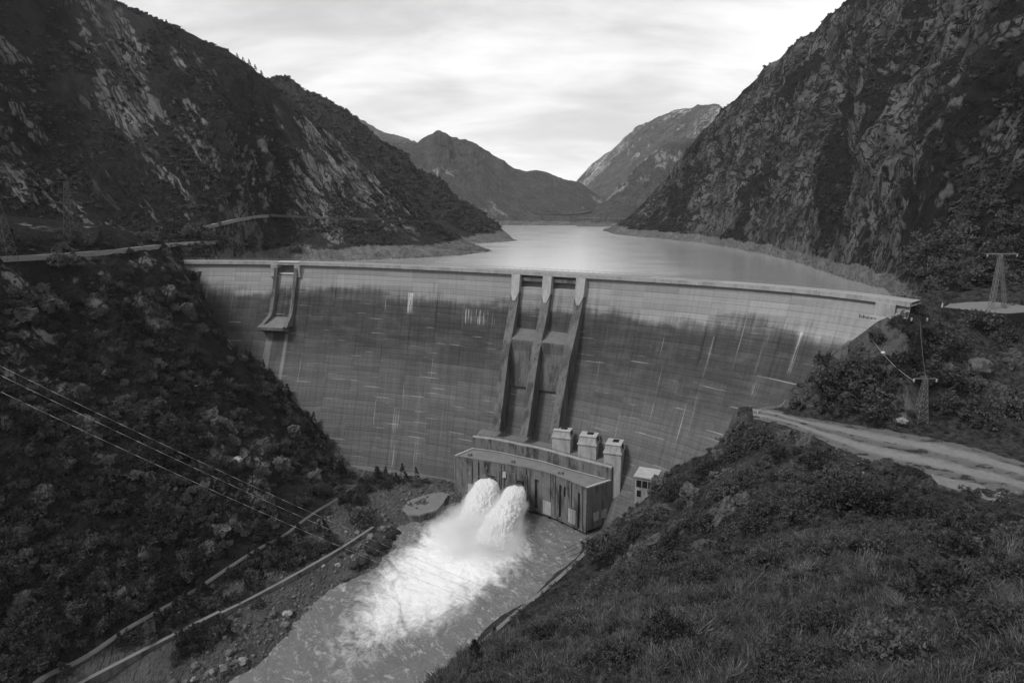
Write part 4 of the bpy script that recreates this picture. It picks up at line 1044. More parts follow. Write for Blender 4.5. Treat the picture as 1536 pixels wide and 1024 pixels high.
def scatter(name, P, scale, protos, label, cat, sz=None, tilt=.12):
    """one object of kind stuff: copies of the source meshes on points"""
    n = len(P); me = bpy.data.meshes.new(name); me.vertices.add(n); me.vertices.foreach_set('co', np.asarray(P, np.float32).ravel())
    def attr(nm, typ, arr, key):
        a = me.attributes.new(nm, typ, 'POINT'); a.data.foreach_set(key, np.asarray(arr).ravel())
    rot = np.stack([rng.normal(size=n) * tilt, rng.normal(size=n) * tilt, rng.random(n) * 6.283], 1).astype(np.float32)
    sc = np.repeat(np.asarray(scale, np.float32)[:, None], 3, 1) * (1 + .18 * rng.normal(size=(n, 3))).clip(.6, 1.5); sc = sc.astype(np.float32)
    attr('rot', 'FLOAT_VECTOR', rot, 'vector'); attr('scl', 'FLOAT_VECTOR', sc, 'vector'); attr('pick', 'INT', rng.integers(0, len(protos), n).astype(np.int32), 'value')
    o = link(name, me); tag(o, label, cat, kind='stuff')
    ng = bpy.data.node_groups.new(name + '_scatter', 'GeometryNodeTree'); ng.interface.new_socket('Geometry', in_out='INPUT', socket_type='NodeSocketGeometry'); ng.interface.new_socket('Geometry', in_out='OUTPUT', socket_type='NodeSocketGeometry')
    N = ng.nodes; L = ng.links; gi = N.new('NodeGroupInput'); go = N.new('NodeGroupOutput'); ip = N.new('GeometryNodeInstanceOnPoints'); j = N.new('GeometryNodeJoinGeometry')
    for me_ in protos:
        oi = N.new('GeometryNodeObjectInfo'); oi.inputs['Object'].default_value = hide_new(me_, me_.name + '_source'); oi.inputs['As Instance'].default_value = True; L.new(oi.outputs['Geometry'], j.inputs[0])
    def named(nm, typ):
        a = N.new('GeometryNodeInputNamedAttribute'); a.data_type = typ; a.inputs['Name'].default_value = nm; return a.outputs['Attribute']
    L.new(gi.outputs[0], ip.inputs['Points']); L.new(j.outputs[0], ip.inputs['Instance']); ip.inputs['Pick Instance'].default_value = True
    L.new(named('pick', 'INT'), ip.inputs['Instance Index']); L.new(named('scl', 'FLOAT_VECTOR'), ip.inputs['Scale'])
    e2r = N.new('FunctionNodeEulerToRotation'); L.new(named('rot', 'FLOAT_VECTOR'), e2r.inputs[0]); L.new(e2r.outputs[0], ip.inputs['Rotation'])
    L.new(ip.outputs[0], go.inputs[0]); md = o.modifiers.new('scatter', 'NODES'); md.node_group = ng
    return o
def sample(V, n, keep=None, i0=0.0, i1=1.0, j0=0.0, j1=1.0):
    nu, nv = V.shape[:2]; a = (i0 + rng.random(n) * (i1 - i0)) * (nu - 1.001); b = (j0 + rng.random(n) * (j1 - j0)) * (nv - 1.001)
    i, j = a.astype(int), b.astype(int); s, t = (a - i)[:, None], (b - j)[:, None]
    P = V[i, j] * (1 - s) * (1 - t) + V[i + 1, j] * s * (1 - t) + V[i, j + 1] * (1 - s) * t + V[i + 1, j + 1] * s * t
    nrm = np.cross(V[i + 1, j] - V[i, j], V[i, j + 1] - V[i, j]); nrm /= np.linalg.norm(nrm, axis=1)[:, None] + 1e-9; nz = np.abs(nrm[:, 2])
    if keep is not None: k = keep[i, j]; P, nz = P[k], nz[k]
    return P, nz
# ---- left gorge slope
P, nz = sample(VB, 26000, kB)
d1 = np.minimum(dist_poly(P[:, :2], track), dist_poly(P[:, :2], bankwall)); cl = fbm(P / 26, 3)
ok = ((P[:, 2] > 7.5) | (P[:, 2] > 3.6) & (cl > .08)) & (d1 > 2.6) & (cl > -.10 + rng.normal(size=len(P)) * .12) & (P[:, 2] < 118)
ok &= ~((P[:, 2] > 99) & (rng.random(len(P)) < .75))
P = P[ok]; scrub_pts = P
scatter('scrub', P, 1.0 + 1.9 * rng.random(len(P)) ** 1.6, SH_A + FIR[:1], 'dense dark scrub covering the gorge slope left of the dam', 'scrub')
# ---- mountains: scrub in the gullies between slabs
def mountain_scrub(V, n, lo, hi, label, thr=-.02, smin=1.0, smax=3.4, **kw):
    P, nz = sample(V, n, **kw); cl = fbm(P / 34, 4); ok = (cl > thr + rng.normal(size=len(P)) * .1) & (P[:, 2] > lo) & (P[:, 2] < hi) & (nz > .25)
    P = P[ok]; scatter('scrub', P, smin + (smax - smin) * rng.random(len(P)) ** 2.2, TINY, label, 'scrub')
mountain_scrub(VA, 30000, ZW + 11, 900, 'low dark scrub on the left mountain above the dam', thr=.06, smin=.5, smax=2.3, j1=.8)
mountain_scrub(VD, 22000, ZW + 9, 900, 'low dark scrub on the steep right mountain', thr=.08, smin=.6, smax=2.4, j1=.8)
mountain_scrub(VS, 16000, ZW + 12, 900, 'dark scrub on the rock spur at the right edge', thr=-.1, smin=.8, smax=2.6, j1=.8)
mountain_scrub(VE, 9000, ZW + 10, 900, 'low scrub on the second ridge behind the left mountain', thr=-.05, smin=1.5, smax=4, j1=.8)
# ---- right bank and near meadow
P, nz = sample(VC, 90000, kC, .05, 1, .30, 1)
rd = road_d(P[:, :2]) + 3.5; r = np.hypot(P[:, 0], P[:, 1]); cl = fbm(P / 14, 3)
ok = (P[:, 2] > 4.5) & (rd > 8.5) & (r > 85) & (cl > .0 + rng.normal(size=len(P)) * .13) & (nz > .3) & (np.hypot(P[:, 0] - PLAT[0], P[:, 1] - PLAT[1]) > 12)
Q = P[ok]; scatter('undergrowth', Q, .5 + 1.25 * rng.random(len(Q)) ** 2, LOW + SH_A[:1], 'dark undergrowth on the slope below and above the gravel track', 'undergrowth')
near = (r < 135) & (r > 11) & (rd > 9) & (rng.random(len(P)) < .9)
Q = P[near & (cl > -.30 + rng.normal(size=len(P)) * .1)]; rq = np.hypot(Q[:, 0], Q[:, 1])
scatter('grass', Q, (.28 + .55 * rng.random(len(Q))) * (1 + rq / 180) * (.55 + 1.0 * sstep(-.3, .4, fbm(Q / 4.5, 2))), TUFT, 'long rough grass on the near hillside', 'grass')
P2, nz = sample(VC, 26000, kC, .05, 1, .33, .82); cl2 = fbm(P2 / 9 + 50, 3); r2 = np.hypot(P2[:, 0], P2[:, 1])
Q = P2[(cl2 > .10 + rng.normal(size=len(P2)) * .08) & (r2 < 120) & (r2 > 13) & (road_d(P2[:, :2]) > 5)]
scatter('undergrowth', Q, .35 + .75 * rng.random(len(Q)) ** 1.6, LOW + SH_B[:1], 'leafy low bushes among the near grass', 'undergrowth')

# ---- plants one can point at
def plant(kind, P, size, label, group=None, cat='shrub'):
    P = np.asarray(P, float); rz = rng.random() * 6.28
    name = {'s': 'shrub', 'n': 'shrub', 'f': 'conifer'}[kind]; me = {'s': SH_A, 'n': SH_B, 'f': FIR}[kind]
    t = empty(name, (P[0], P[1], P[2] - .1 * size), label, cat, group, rz)
    c = link('crown', me[rng.integers(len(me))], None, t); c.scale = (size, size, size * (.85 + .3 * rng.random()))
    k = link('trunk', TR, None, t); k.scale = (size,) * 3
    return t
tm = MB(); tm.bar((0, 0, -.2), (.03, .02, .75), .05, 5, .02)
for a in range(4): tm.bar((0, 0, .05), (.45 * math.cos(a * 1.6), .45 * math.sin(a * 1.6), .6), .03, 4, .012)
_t = tm.build('trunk', M_bark); TR = _t.data; bpy.data.objects.remove(_t)
def plant_px(kind, px, py, wpx, label, group=None, which=None, cat='shrub'):
    h = hit(px, py, which)
    if h is None: return None
    return plant(kind, h, wpx * .5 * h[1] / ray(px, py)[1] / F, label, group, cat)
L1 = 'dark leafy shrub on the knoll below the gravel track'; G1 = 'shrubs on the knoll'
rr = np.random.default_rng(5); done = 0
for px, py, w in [(1138, 668, 50), (1165, 690, 40), (1100, 690, 40), (1062, 712, 40), (1040, 730, 40), (1235, 706, 60), (1262, 730, 66), (1215, 740, 60), (1300, 760, 80), (1340, 775, 76), (1385, 790, 74), (1180, 748, 50), (1120, 720, 50), (1090, 745, 54), (1010, 745, 40), (985, 780, 44), (1200, 780, 70), (1150, 775, 60), (1270, 765, 86), (1055, 790, 56), (955, 800, 40), (930, 825, 44), (1440, 805, 76), (1490, 800, 60), (1520, 795, 56), (1010, 815, 50), (970, 845, 52)]:
    plant_px('n', px, py, w, L1, G1, [T_C])
for _ in range(58):
    x = 900 + rr.random() * 560; y0 = np.interp(x, [900, 1000, 1150, 1300, 1460], [820, 745, 690, 735, 780]); y = y0 + rr.random() * (850 - y0)
    plant_px('n' if rr.random() < .6 else 's', x, y, 16 + 34 * rr.random() ** 2, L1, G1, [T_C])
L2 = 'dark bush on the steep slope behind the gravel track'; G2 = 'bushes behind the track'
for _ in range(80):
    x = 1230 + rr.random() * 300; y = np.interp(x, [1230, 1350, 1536], [560, 490, 490]) + rr.random() * 150
    if 1350 < x < 1400 and y > 590 or y > np.interp(x, [1230, 1300, 1400, 1536], [622, 630, 645, 678]): continue
    plant_px('s', x, y, 24 + 32 * rr.random() ** 2, L2, G2, [T_C])
for _ in range(34):
    plant_px('s', 1370 + rr.random() * 166, 330 + rr.random() * 110, 22 + 34 * rr.random() ** 2, 'dark bush on the rock spur above the pylon platform', 'bushes on the spur', [T_S])
plant_px('s', 1240, 545, 30, 'dark bush against the concrete where the right slope meets the dam, upper of two')
plant_px('s', 1205, 575, 26, 'dark bush against the concrete where the right slope meets the dam, lower of two')
plant_px('s', 540, 782, 44, 'rounded dark bush standing alone on the gravel bank near the dam foot')
plant_px('s', 92, 398, 44, 'round dark bush beside the terrace road')
for x, y, w in [(222, 360, 30), (214, 345, 18), (285, 352, 30), (262, 345, 26), (310, 360, 26), (330, 372, 34), (352, 378, 30), (370, 372, 24), (400, 374, 22), (128, 366, 28), (100, 362, 20), (160, 372, 26), (445, 378, 20), (240, 338, 18), (300, 345, 20)]:
    plant_px('s', x, y, w, 'dark bush on the terrace at the left end of the dam', 'bushes on the terrace', [T_A, T_B])
for x in list(range(356, 400, 9)) + [430, 447, 470, 520, 545, 250]:
    y = float(np.interp(x, [190, 250, 370, 430, 480, 540, 600], [0, 30, 88, 135, 175, 225, 285])) + 9
    plant_px('f', x, y, 7, 'tiny conifer on the skyline of the left mountain', 'skyline conifers', [T_A], 'conifer')
plant_px('f', 712, 990, 30, 'young conifer at the edge of the near slope against the river', None, [T_C], 'conifer')
plant_px('f', 742, 962, 20, 'smaller young conifer just uphill of the one against the river', None, [T_C], 'conifer')
L3 = 'larger dark bush standing out of the scrub on the gorge slope'; G3 = 'bushes on the gorge slope'
for _ in range(44):
    x = rr.random() * 500; y = np.interp(x, [0, 260, 400, 520], [420, 410, 580, 710]) + rr.random() * 420
    h = hit(x, y, [T_B])
    if h is None or h[2] < 11: continue
    plant('s' if rr.random() < .6 else 'f', h, 2.0 + 2.2 * rr.random() ** 2, L3, G3)

L4 = 'leafy bush growing out of the long grass on the near hillside'; G4 = 'bushes in the near grass'
for px, py, w in [(1150, 862, 80), (1290, 842, 96), (868, 938, 60), (1405, 905, 110), (1488, 965, 150), (1005, 968, 84), (1236, 968, 100), (768, 990, 54), (905, 890, 56), (1105, 925, 66), (1340, 1000, 120), (930, 1000, 80), (1510, 880, 100), (1180, 1010, 90), (820, 960, 50), (1060, 880, 60), (1440, 845, 90)]:
    plant_px('n', px, py, w, L4, G4, [T_C])
for _ in range(40):
    x = 780 + rr.random() * 756; y = np.interp(x, [780, 870, 1000, 1250, 1536], [985, 895, 868, 830, 815]) + rr.random() ** 1.3 * 170
    if y < 1030: plant_px('n', x, y, 16 + 46 * rr.random() ** 2.4, L4, G4, [T_C])

for x, y, w in [(1122, 650, 22), (1112, 658, 26), (1104, 668, 24), (1098, 680, 26), (1128, 642, 18), (1090, 690, 24), (1012, 735, 26), (1372, 468, 30), (1358, 480, 26), (1385, 474, 28), (1340, 488, 20)]:
    plant_px('n', x, y, w, 'dark bush on the slope edge right against the dam concrete', 'bushes against the dam', [T_C])
# ================================================================== TRACKS, WALLS, BOULDERS, PYLONS, WIRES
def mat_track():
    g = G('gravel_track'); uv = g.xyz(g.coord('UV')); o = g.coord(); n = g.noise(o, .5, 6, .7); f = g.noise(o, 3.5, 4, .7)
    v = uv[1]; lane = g.m_('ABSOLUTE', g.sub(g.m_('ABSOLUTE', g.sub(g.add(v, g.mul(g.sub(n, .5), .16)), .5)), .2))
    worn = g.ss(lane, .05, .17, 1, 0)
    base = g.mul(g.mix(worn, .125, .21), g.add(.2, g.add(g.mul(n, .8), g.mul(f, .8))))
    tuft_ = g.mul(g.ss(g.noise(g.mapv(o, (.25, .25, .25)), 1, 5, .7), .52, .6), g.sub(1, worn))
    g.surf(g.mix(tuft_, base, .03), .95, g.add(n, f), .8, .5, .1); return g.m
M_track = mat_track()
M_cut = simple('road_cut_stone', .085, .4, .4)
def ribbon_mesh(name, L, Rr, nacross, hfun, mat, lift, n=160, edge=.5):
    A, B_ = catmull(L, n), catmull(Rr, n); t = np.linspace(0, 1, nacross)
    V = A[:, None] * (1 - t)[None, :, None] + B_[:, None] * t[None, :, None]
    wob = fbm(np.stack([V[..., 0] / 5, V[..., 1] / 5, V[..., 0] * 0], -1), 3) * .12
    V = V + (B_ - A)[:, None] * (wob * (np.abs(t - .5) * 2) ** 3)[..., None]
    V[..., 2] = hfun(V[..., :2]) + lift; V[:, 0, 2] -= edge; V[:, -1, 2] -= edge
    U, W = np.meshgrid(np.linspace(0, 40, n), t, indexing='ij'); uv = np.stack([U, W], -1).reshape(-1, 2)
    o = link(name, np_mesh(name, V.reshape(-1, 3), grid_faces(n, nacross), uv), mat); return o
o = ribbon_mesh('gravel_track', np.array(RI), np.array(RO), 41, hC, M_track, .30); tag(o, 'pale gravel track with grassy middle running to the right of the dam', 'track', kind='structure')
T2 = np.array(catmull(np.array(track), 60)); tn = np.gradient(T2, axis=0); tn = np.stack([-tn[:, 1], tn[:, 0]], 1) / np.linalg.norm(tn[:, :2], axis=1)[:, None]
o = ribbon_mesh('service_path', np.c_[T2[:, :2] + tn * .7, T2[:, 2]], np.c_[T2[:, :2] - tn * .7, T2[:, 2]], 7, hB, M_cut, .22); tag(o, 'narrow pale service path along the foot of the gorge slope', 'path', kind='structure')
def path_px(name, pts, width, mat, label, which, n=90, lift=.6):
    pts = np.array(pts, float); q = catmull(np.c_[pts, pts[:, :1] * 0], n)[:, :2]; P = []
    for x, y in q:
        h = hit(x, y, which)
        if h is not None: P.append(h)
    P = np.array(P)
    for _ in range(6): P[1:-1] = (P[:-2] + P[1:-1] * 2 + P[2:]) / 4
    d = np.gradient(P, axis=0); s = np.stack([-d[:, 1], d[:, 0]], 1); s /= np.linalg.norm(s, axis=1)[:, None] + 1e-9
    rows = []
    for k in (-.5, -.2, .2, .5):
        r_ = P.copy(); r_[:, :2] += s * width * k; r_[:, 2] += lift; rows.append(r_)
    V = np.stack(rows, 1); uv = np.stack(np.meshgrid(np.linspace(0, 30, len(P)), np.linspace(0, 1, 4), indexing='ij'), -1).reshape(-1, 2)
    low = V.copy(); low[..., 2] -= 2.2
    m = MB(); rings = [[tuple(V[i, 0]), tuple(V[i, 3]), tuple(low[i, 3]), tuple(low[i, 0])] for i in range(len(P))]; m.sweep(rings)
    o = m.build(name, mat); return tag(o, label, 'road', kind='structure'), P
M_gravelroad = simple('pale_road_gravel', .2, .4, .4)
path_px('terrace_road', [(0, 387), (60, 384), (120, 380), (180, 375), (250, 367), (290, 364), (330, 362)], 3.6, M_gravelroad, 'pale terrace road at the left end of the dam', [T_A, T_B])
path_px('hillside_road', [(294, 342), (320, 337), (350, 330), (380, 325), (400, 323)], 4.0, M_gravelroad, 'pale road climbing the left mountain foot', [T_A, T_B])
path_px('hillside_road', [(404, 322), (440, 324), (480, 326), (540, 328), (600, 331), (660, 333), (706, 336)], 4.5, M_cut, 'ledge road cut across the rock slabs above the lake', [T_A])
path_px('hillside_road', [(800, 320), (830, 322), (860, 322), (885, 318)], 7, M_cut, 'far road above the head of the lake', [T_G, T_I], 40, 2.0)

def ground_at(p, h, sink=0.0): return np.array([p[0], p[1], float(h(np.array(p[:2]))) - sink])
def wall_line(name, pts, top, th, mat, label, cat, depth=3.0, n=40, hf=None):
    P = catmull(np.array(pts), n); d = np.gradient(P, axis=0); s = np.stack([-d[:, 1], d[:, 0]], 1); s /= np.linalg.norm(s, axis=1)[:, None]; rings = []
    if hf is not None: k_ = np.arange(n); P[:, 2] = np.polyval(np.polyfit(k_, hf(P[:, :2]), 2), k_) + .5
    for i, p in enumerate(P):
        z = p[2] + top; a, b = p[:2] + s[i] * th / 2, p[:2] - s[i] * th / 2
        rings.append([(a[0], a[1], z - depth), (b[0], b[1], z - depth), (b[0], b[1], z), (a[0], a[1], z)])
    o = MB().sweep(rings).build(name, mat); return tag(o, label, cat)
wall_line('river_wall', [PZ(x, y, 4.5) for x, y in bw_px[3:]], 1.0, 1.4, M_conc, 'low straight concrete wall between scrub and boulders on the left river bank', 'wall', 5.0, 70, hB)
wall_line('river_wall', [PZ(x, y, 4.5) for x, y in bw_px[:4]], .7, 1.2, M_conc, 'overgrown broken wall continuing the left river wall towards the dam', 'wall', 4.0, 70, hB)
wall_line('bank_wall', [PZ(x, y, 3.5) for x, y in [(905, 802), (872, 838), (838, 870), (800, 902), (760, 935), (700, 988)]], 1.1, 1.5, M_conc, 'pale topped bank wall on the right side of the river', 'wall', 6.0)
# concrete apron block by the powerhouse
ap = [(597, 758), (618, 748), (642, 740), (664, 737), (673, 741), (664, 756), (655, 765), (630, 772), (612, 771)]
top = [PZ(x, y, 3.2) for x, y in ap]; mb = MB(); k = len(top); cen = np.mean(top, axis=0)
mb.add([tuple(cen + (p - cen) * np.array([.97, .97, 1])) for p in top] + [tuple(p - np.array([0, 0, .5])) for p in top] + [(p[0], p[1], -2) for p in top],
       [tuple(range(k))] + [(i, (i + 1) % k, k + (i + 1) % k, k + i) for i in range(k)] + [(k + i, k + (i + 1) % k, 2 * k + (i + 1) % k, 2 * k + i) for i in range(k)])
tag(mb.build('concrete_apron', M_conc), 'flat broken concrete apron at the water edge beside the powerhouse', 'slab')
# boulders
def rock_mesh(seed, flat=.7, sub=3):
    import bmesh
    bm = bmesh.new(); bmesh.ops.create_icosphere(bm, subdivisions=sub, radius=1); P = np.array([v.co[:] for v in bm.verts])
    q = P * .9 + seed * 7.3; r = 1 + fbm(q, 2) * .55; c = np.array([1, .8, flat]); P = P * r[:, None] * c
    for a in range(7):                                   # broken flat faces
        n = rp.normal(size=3); n /= np.linalg.norm(n); d = P @ n - (.55 + .2 * rp.random()); P -= n * np.clip(d, 0, None)[:, None] * .85
    P += (P / (np.linalg.norm(P, axis=1)[:, None] + 1e-6)) * (fbm(P * 3 + seed, 3) * .12)[:, None]
    for v, p in zip(bm.verts, P): v.co = p
    m = bpy.data.meshes.new('boulder'); bm.to_mesh(m); bm.free(); m.polygons.foreach_set('use_smooth', [False] * len(m.polygons)); return m
def mat_rock(name, a, b):
    g = G(name); o = g.coord(); n = g.noise(o, 2.2, 6, .7); f = g.noise(o, 9, 4, .7); oi = g.n('ShaderNodeObjectInfo').outputs['Random']
    geo = g.n('ShaderNodeNewGeometry'); nz = g.xyz(geo.outputs['Normal'])[2]
    moss = g.mul(g.ss(g.noise(o, 1.4, 5, .65), .5, .6), .7)
    c = g.mul(g.mix(n, a, b), g.add(.7, g.mul(oi, .6))); c = g.mul(c, g.add(.35, g.mul(f, 1.2))); g.surf(g.mix(moss, c, a * .4), .95, g.add(n, f), .9, .35, .1); return g.m
M_rock = mat_rock('boulder_stone', .07, .24); M_rockp = mat_rock('pale_boulder_stone', .16, .42); M_rockd = mat_rock('dark_wet_stone', .02, .07)
ROCK = [mk('boulder', rock_mesh(s, f), M_rock) for s, f in ((1, .7), (2, .6), (3, .8), (4, .55))]
ROCKP = [mk('boulder', rock_mesh(s, f), M_rockp) for s, f in ((5, .7), (6, .5))]
ROCKD = [mk('boulder', rock_mesh(s, f), M_rockd) for s, f in ((7, .6), (8, .5))]
def boulder(P, size, label, group=None, src=ROCK, sink=.25):
    o = link('boulder', src[rng.integers(len(src))]); o.location = (P[0], P[1], P[2] + size * (.45 - sink)); o.rotation_euler = (rng.normal() * .2, rng.normal() * .2, rng.random() * 6.28); o.scale = (size, size, size)
    return tag(o, label, 'boulder', group)
def boulder_px(px, py, w, label, group=None, which=None, src=ROCK):
    h = hit(px, py, which)
    if h is not None: return boulder(h, w * .5 * h[1] / ray(px, py)[1] / F, label, group, src)
for x, y, w, l in [(343, 981, 18, 'roundest boulder on the gravel by the water at the left bank'), (392, 931, 15, 'squat boulder between the left river wall and the water'), (338, 957, 12, 'small boulder just under the left river wall'), (430, 922, 16, 'pale boulder at the water edge of the left bank'),
                   (1376, 814, 20, 'pale rounded boulder lying in the near grass'), (1352, 633, 22, 'angular pale block beside the track below the lattice mast')]:
    boulder_px(x, y, w, l, None, [T_B, T_C], ROCKP if 'pale' in l else ROCK)
boulder_px(1470, 556, 44, 'big slab of bare rock among bushes behind the track', None, [T_C], ROCK)
boulder_px(355, 693, 26, 'pale bare rock standing out of the scrub on the gorge slope', None, [T_B], ROCKP)
boulder_px(297, 580, 18, 'small pale rock high in the scrub of the gorge slope', None, [T_B], ROCKP)
boulder_px(838, 848, 22, 'white rock at the foot of the right bank wall', None, None, ROCKP)
boulder_px(945, 888, 24, 'flat pale rock at the top edge of the near slope', None, [T_C], ROCKP)
LB, GB = 'grey boulder among the rubble on the left river bank', 'boulders on the left river bank'; nb = 0
bank = np.array(lw_px, float)
for _ in range(900):
    t = rr.random() * (len(bank) - 1.01); i = int(t); q = bank[i] + (bank[i + 1] - bank[i]) * (t - i); x = q[0] - 4 - rr.random() ** 1.4 * 70; y = q[1] - 2 - rr.random() ** 1.4 * 26
    h = hit(x, y, [T_B])
    if h is None or h[2] > 7 or h[2] < -.2 or dist_poly(h[:2], track) < 3 or dist_poly(h[:2], bankwall) < 1.6: continue
    boulder(h, .45 + 1.35 * rr.random() ** 3, LB, GB, ROCK if rr.random() < .8 else ROCKP); nb += 1
    if nb >= 170: break
for x, y, w in [(575, 818, 28), (560, 826, 34), (545, 842, 26), (585, 806, 22), (530, 850, 20), (596, 800, 16)]:
    boulder_px(x, y, w, 'dark wet rock at the river edge where the wires cross the bank', 'dark wet rocks', [T_B], ROCKD)
# rubble: far too many stones to count
STONE = [mk('stone', rock_mesh(s, .7, 1), M_rock) for s in (11, 12, 13)]
P, nz = sample(VB, 60000, kB, .5, 1, .0, .9); q = (P[:, 2] > -.3) & (P[:, 2] < 8.5) & (dist_poly(P[:, :2], track) > 2.2) & (fbm(P / 9, 3) > -.15); P = P[q]
scatter('rubble', P, .16 + .8 * rng.random(len(P)) ** 4, STONE, 'grey rubble and gravel on the left river bank', 'rubble', tilt=.8)
STONEP = [mk('stone', rock_mesh(s, .5, 1), M_rockp) for s in (14, 15)]
P, nz = sample(VC, 60000, kC, .4, 1, .6, 1); rd = dist_poly(P[:, :2], RO); rm = road_d(P[:, :2]); q = (rd < 7.5) & (rm > 2.5) & (fbm(P / 6, 2) > -.02) | (rm < 4) & (rng.random(len(P)) < .03); P = P[q]
scatter('rubble', P, .12 + .42 * rng.random(len(P)) ** 2.5, STONEP, 'pale broken stones along the outer edge of the gravel track', 'rubble', tilt=.7)
# slab lying at the track edge
tp = [PZ(x, y, zr + 3.2) for x, y in [(1398, 712), (1470, 726), (1502, 742), (1490, 752), (1440, 736), (1396, 722)]]; k = 6
tag(MB().add([tuple(p) for p in tp] + [(p[0], p[1], p[2] - 3.5) for p in tp], [tuple(range(k))] + [(i, (i + 1) % k, k + (i + 1) % k, k + i) for i in range(k)]).build('stone_slab', M_conc), 'long pale stone slab lying on the outer edge of the gravel track', 'slab')

M_rwall = mat_rock('retaining_stone', .02, .09)
# pylon platform
pp = [(1413, 461), (1422, 456), (1445, 453.5), (1485, 452), (1530, 451.5), (1560, 455), (1550, 468), (1512, 471), (1480, 468.5), (1440, 464)]
tz = 93.0; top = [PZ(x, y, tz) for x, y in pp]; k = len(top)
plat = empty('pylon_platform', tuple(np.mean(top, axis=0)), 'round retaining wall platform carrying the pylon above the dam end', 'platform')
MB().add([tuple(p) for p in top] + [(p[0], p[1], tz - 10) for p in top], [tuple(range(k))] + [(i, (i + 1) % k, k + (i + 1) % k, k + i) for i in range(k)]).build('retaining_wall', M_rwall, plat)
c_ = np.mean(top, axis=0)
MB().add([tuple(c_ + (p - c_) * np.array([.96, .96, 1]) + np.array([0, 0, .02])) for p in top] + [tuple(c_ + (p - c_) * np.array([.96, .96, 1]) + np.array([0, 0, .12])) for p in top], [tuple(range(k)), tuple(range(k, 2 * k))] + [(i, (i + 1) % k, k + (i + 1) % k, k + i) for i in range(k)]).build('deck', M_conc, plat)
mb = MB()
for a, b in zip(top[:5], top[1:6]): mb.bar(a + np.array([0, 0, 1.1]), b + np.array([0, 0, 1.1]), .16, 4); mb.bar(a, a + np.array([0, 0, 1.1]), .1, 4); mb.bar((a + b) / 2, (a + b) / 2 + np.array([0, 0, 1.1]), .1, 4)
mb.build('railing', M_dmetal, plat)
tag(MB().box(tuple(top[0] + np.array([0, 0, 1.0])), (.5, .5, 1.9), 0, .5).build('marker_post', M_white), 'white marker post on the corner of the pylon platform', 'post')

M_tower = simple('weathered_tower_steel', .07, .3, 2.0, .6, .1)
def lattice(mb, base, h, w0, w1, n, r=.13, lean=(0, 0)):
    b = np.asarray(base, float); P = []
    for k in range(n + 1):
        t = k / n; w = (w0 * (1 - t) + w1 * t) / 2; c = b + np.array([lean[0] * t, lean[1] * t, h * t]); P.append([c + np.array([sx * w, sy * w, 0]) for sx, sy in ((-1, -1), (1, -1), (1, 1), (-1, 1))])
    for k in range(n):
        for i in range(4):
            j = (i + 1) % 4; mb.bar(P[k][i], P[k + 1][i], r, 4); mb.bar(P[k][i], P[k + 1][j], r * .6, 4); mb.bar(P[k][j], P[k + 1][i], r * .6, 4); mb.bar(P[k + 1][i], P[k + 1][j], r * .6, 4)
    return P
def insul(t, P):
    mb = MB(); P = np.asarray(P); mb.bar(P, P - np.array([0, 0, 1.1]), .16, 6); [mb.bar(P - np.array([0, 0, .2 + .3 * k]), P - np.array([0, 0, .3 + .3 * k]), .3, 8) for k in range(3)]
    return mb.build('insulator', M_white, t)
def px_h(P, y):      # height at P whose picture row is y
    px = proj(P)[0]; d = ray(px, y); return H + d[2] * P[1] / d[1] - P[2]
def pylon(px, py, ytop, w0, w1, label, arms, group=None, which=None, rz=0.0, r=.14, n=7, ins=True, mat=None):
    P = hit(px, py, which); h = px_h(P, ytop); t = empty('pylon', tuple(P), label, 'pylon', group); m_ = mat or M_dmetal
    mb = MB(); lattice(mb, P - np.array([0, 0, .6]), h + .6, w0, w1, n, r); mb.build('mast', m_, t)
    for f, half in arms:
        z = P[2] + h * f; a = MB(); e0, e1 = np.array([P[0] - half, P[1], z]), np.array([P[0] + half, P[1], z])
        a.bar(e0, e1, r * 1.2, 4); a.bar(e0, (P[0], P[1], z + half * .28), r * .7, 4); a.bar(e1, (P[0], P[1], z + half * .28), r * .7, 4); a.bar(e0 + np.array([0, w1 * .6, 0]), e1 + np.array([0, w1 * .6, 0]), r, 4); a.build('crossarm', m_, t)
        if ins: insul(t, e0); insul(t, e1)
    return t, P, h
sc_ = lambda P: P[1] / ray(*proj(P))[1] / F
pylon(8, 388, 288, 6.0, 1.3, 'dark lattice pylon at the left picture edge beside the terrace road', [(.92, 5.0)], None, [T_A, T_B], r=.10, ins=False, mat=M_tower)
pylon(110, 356, 272, 5.6, 1.2, 'dark lattice pylon on the terrace meadow, farther of the two on the left', [(.62, 6.0), (.8, 4.5)], None, [T_A, T_B], r=.10, ins=False, mat=M_tower)
t1, Pm, hm = pylon(1380, 630, 566, 3.4, .9, 'slim lattice mast with pale insulators standing beside the gravel track', [(.97, 3.7)], None, [T_C], r=.08, n=8, mat=M_metal)
t2, Pq, hq_ = pylon(1369, 558, 474, 4.4, .8, 'taller lattice mast on the bank directly behind the one beside the track', [(.97, 2.6)], None, [T_C], r=.08, n=9)
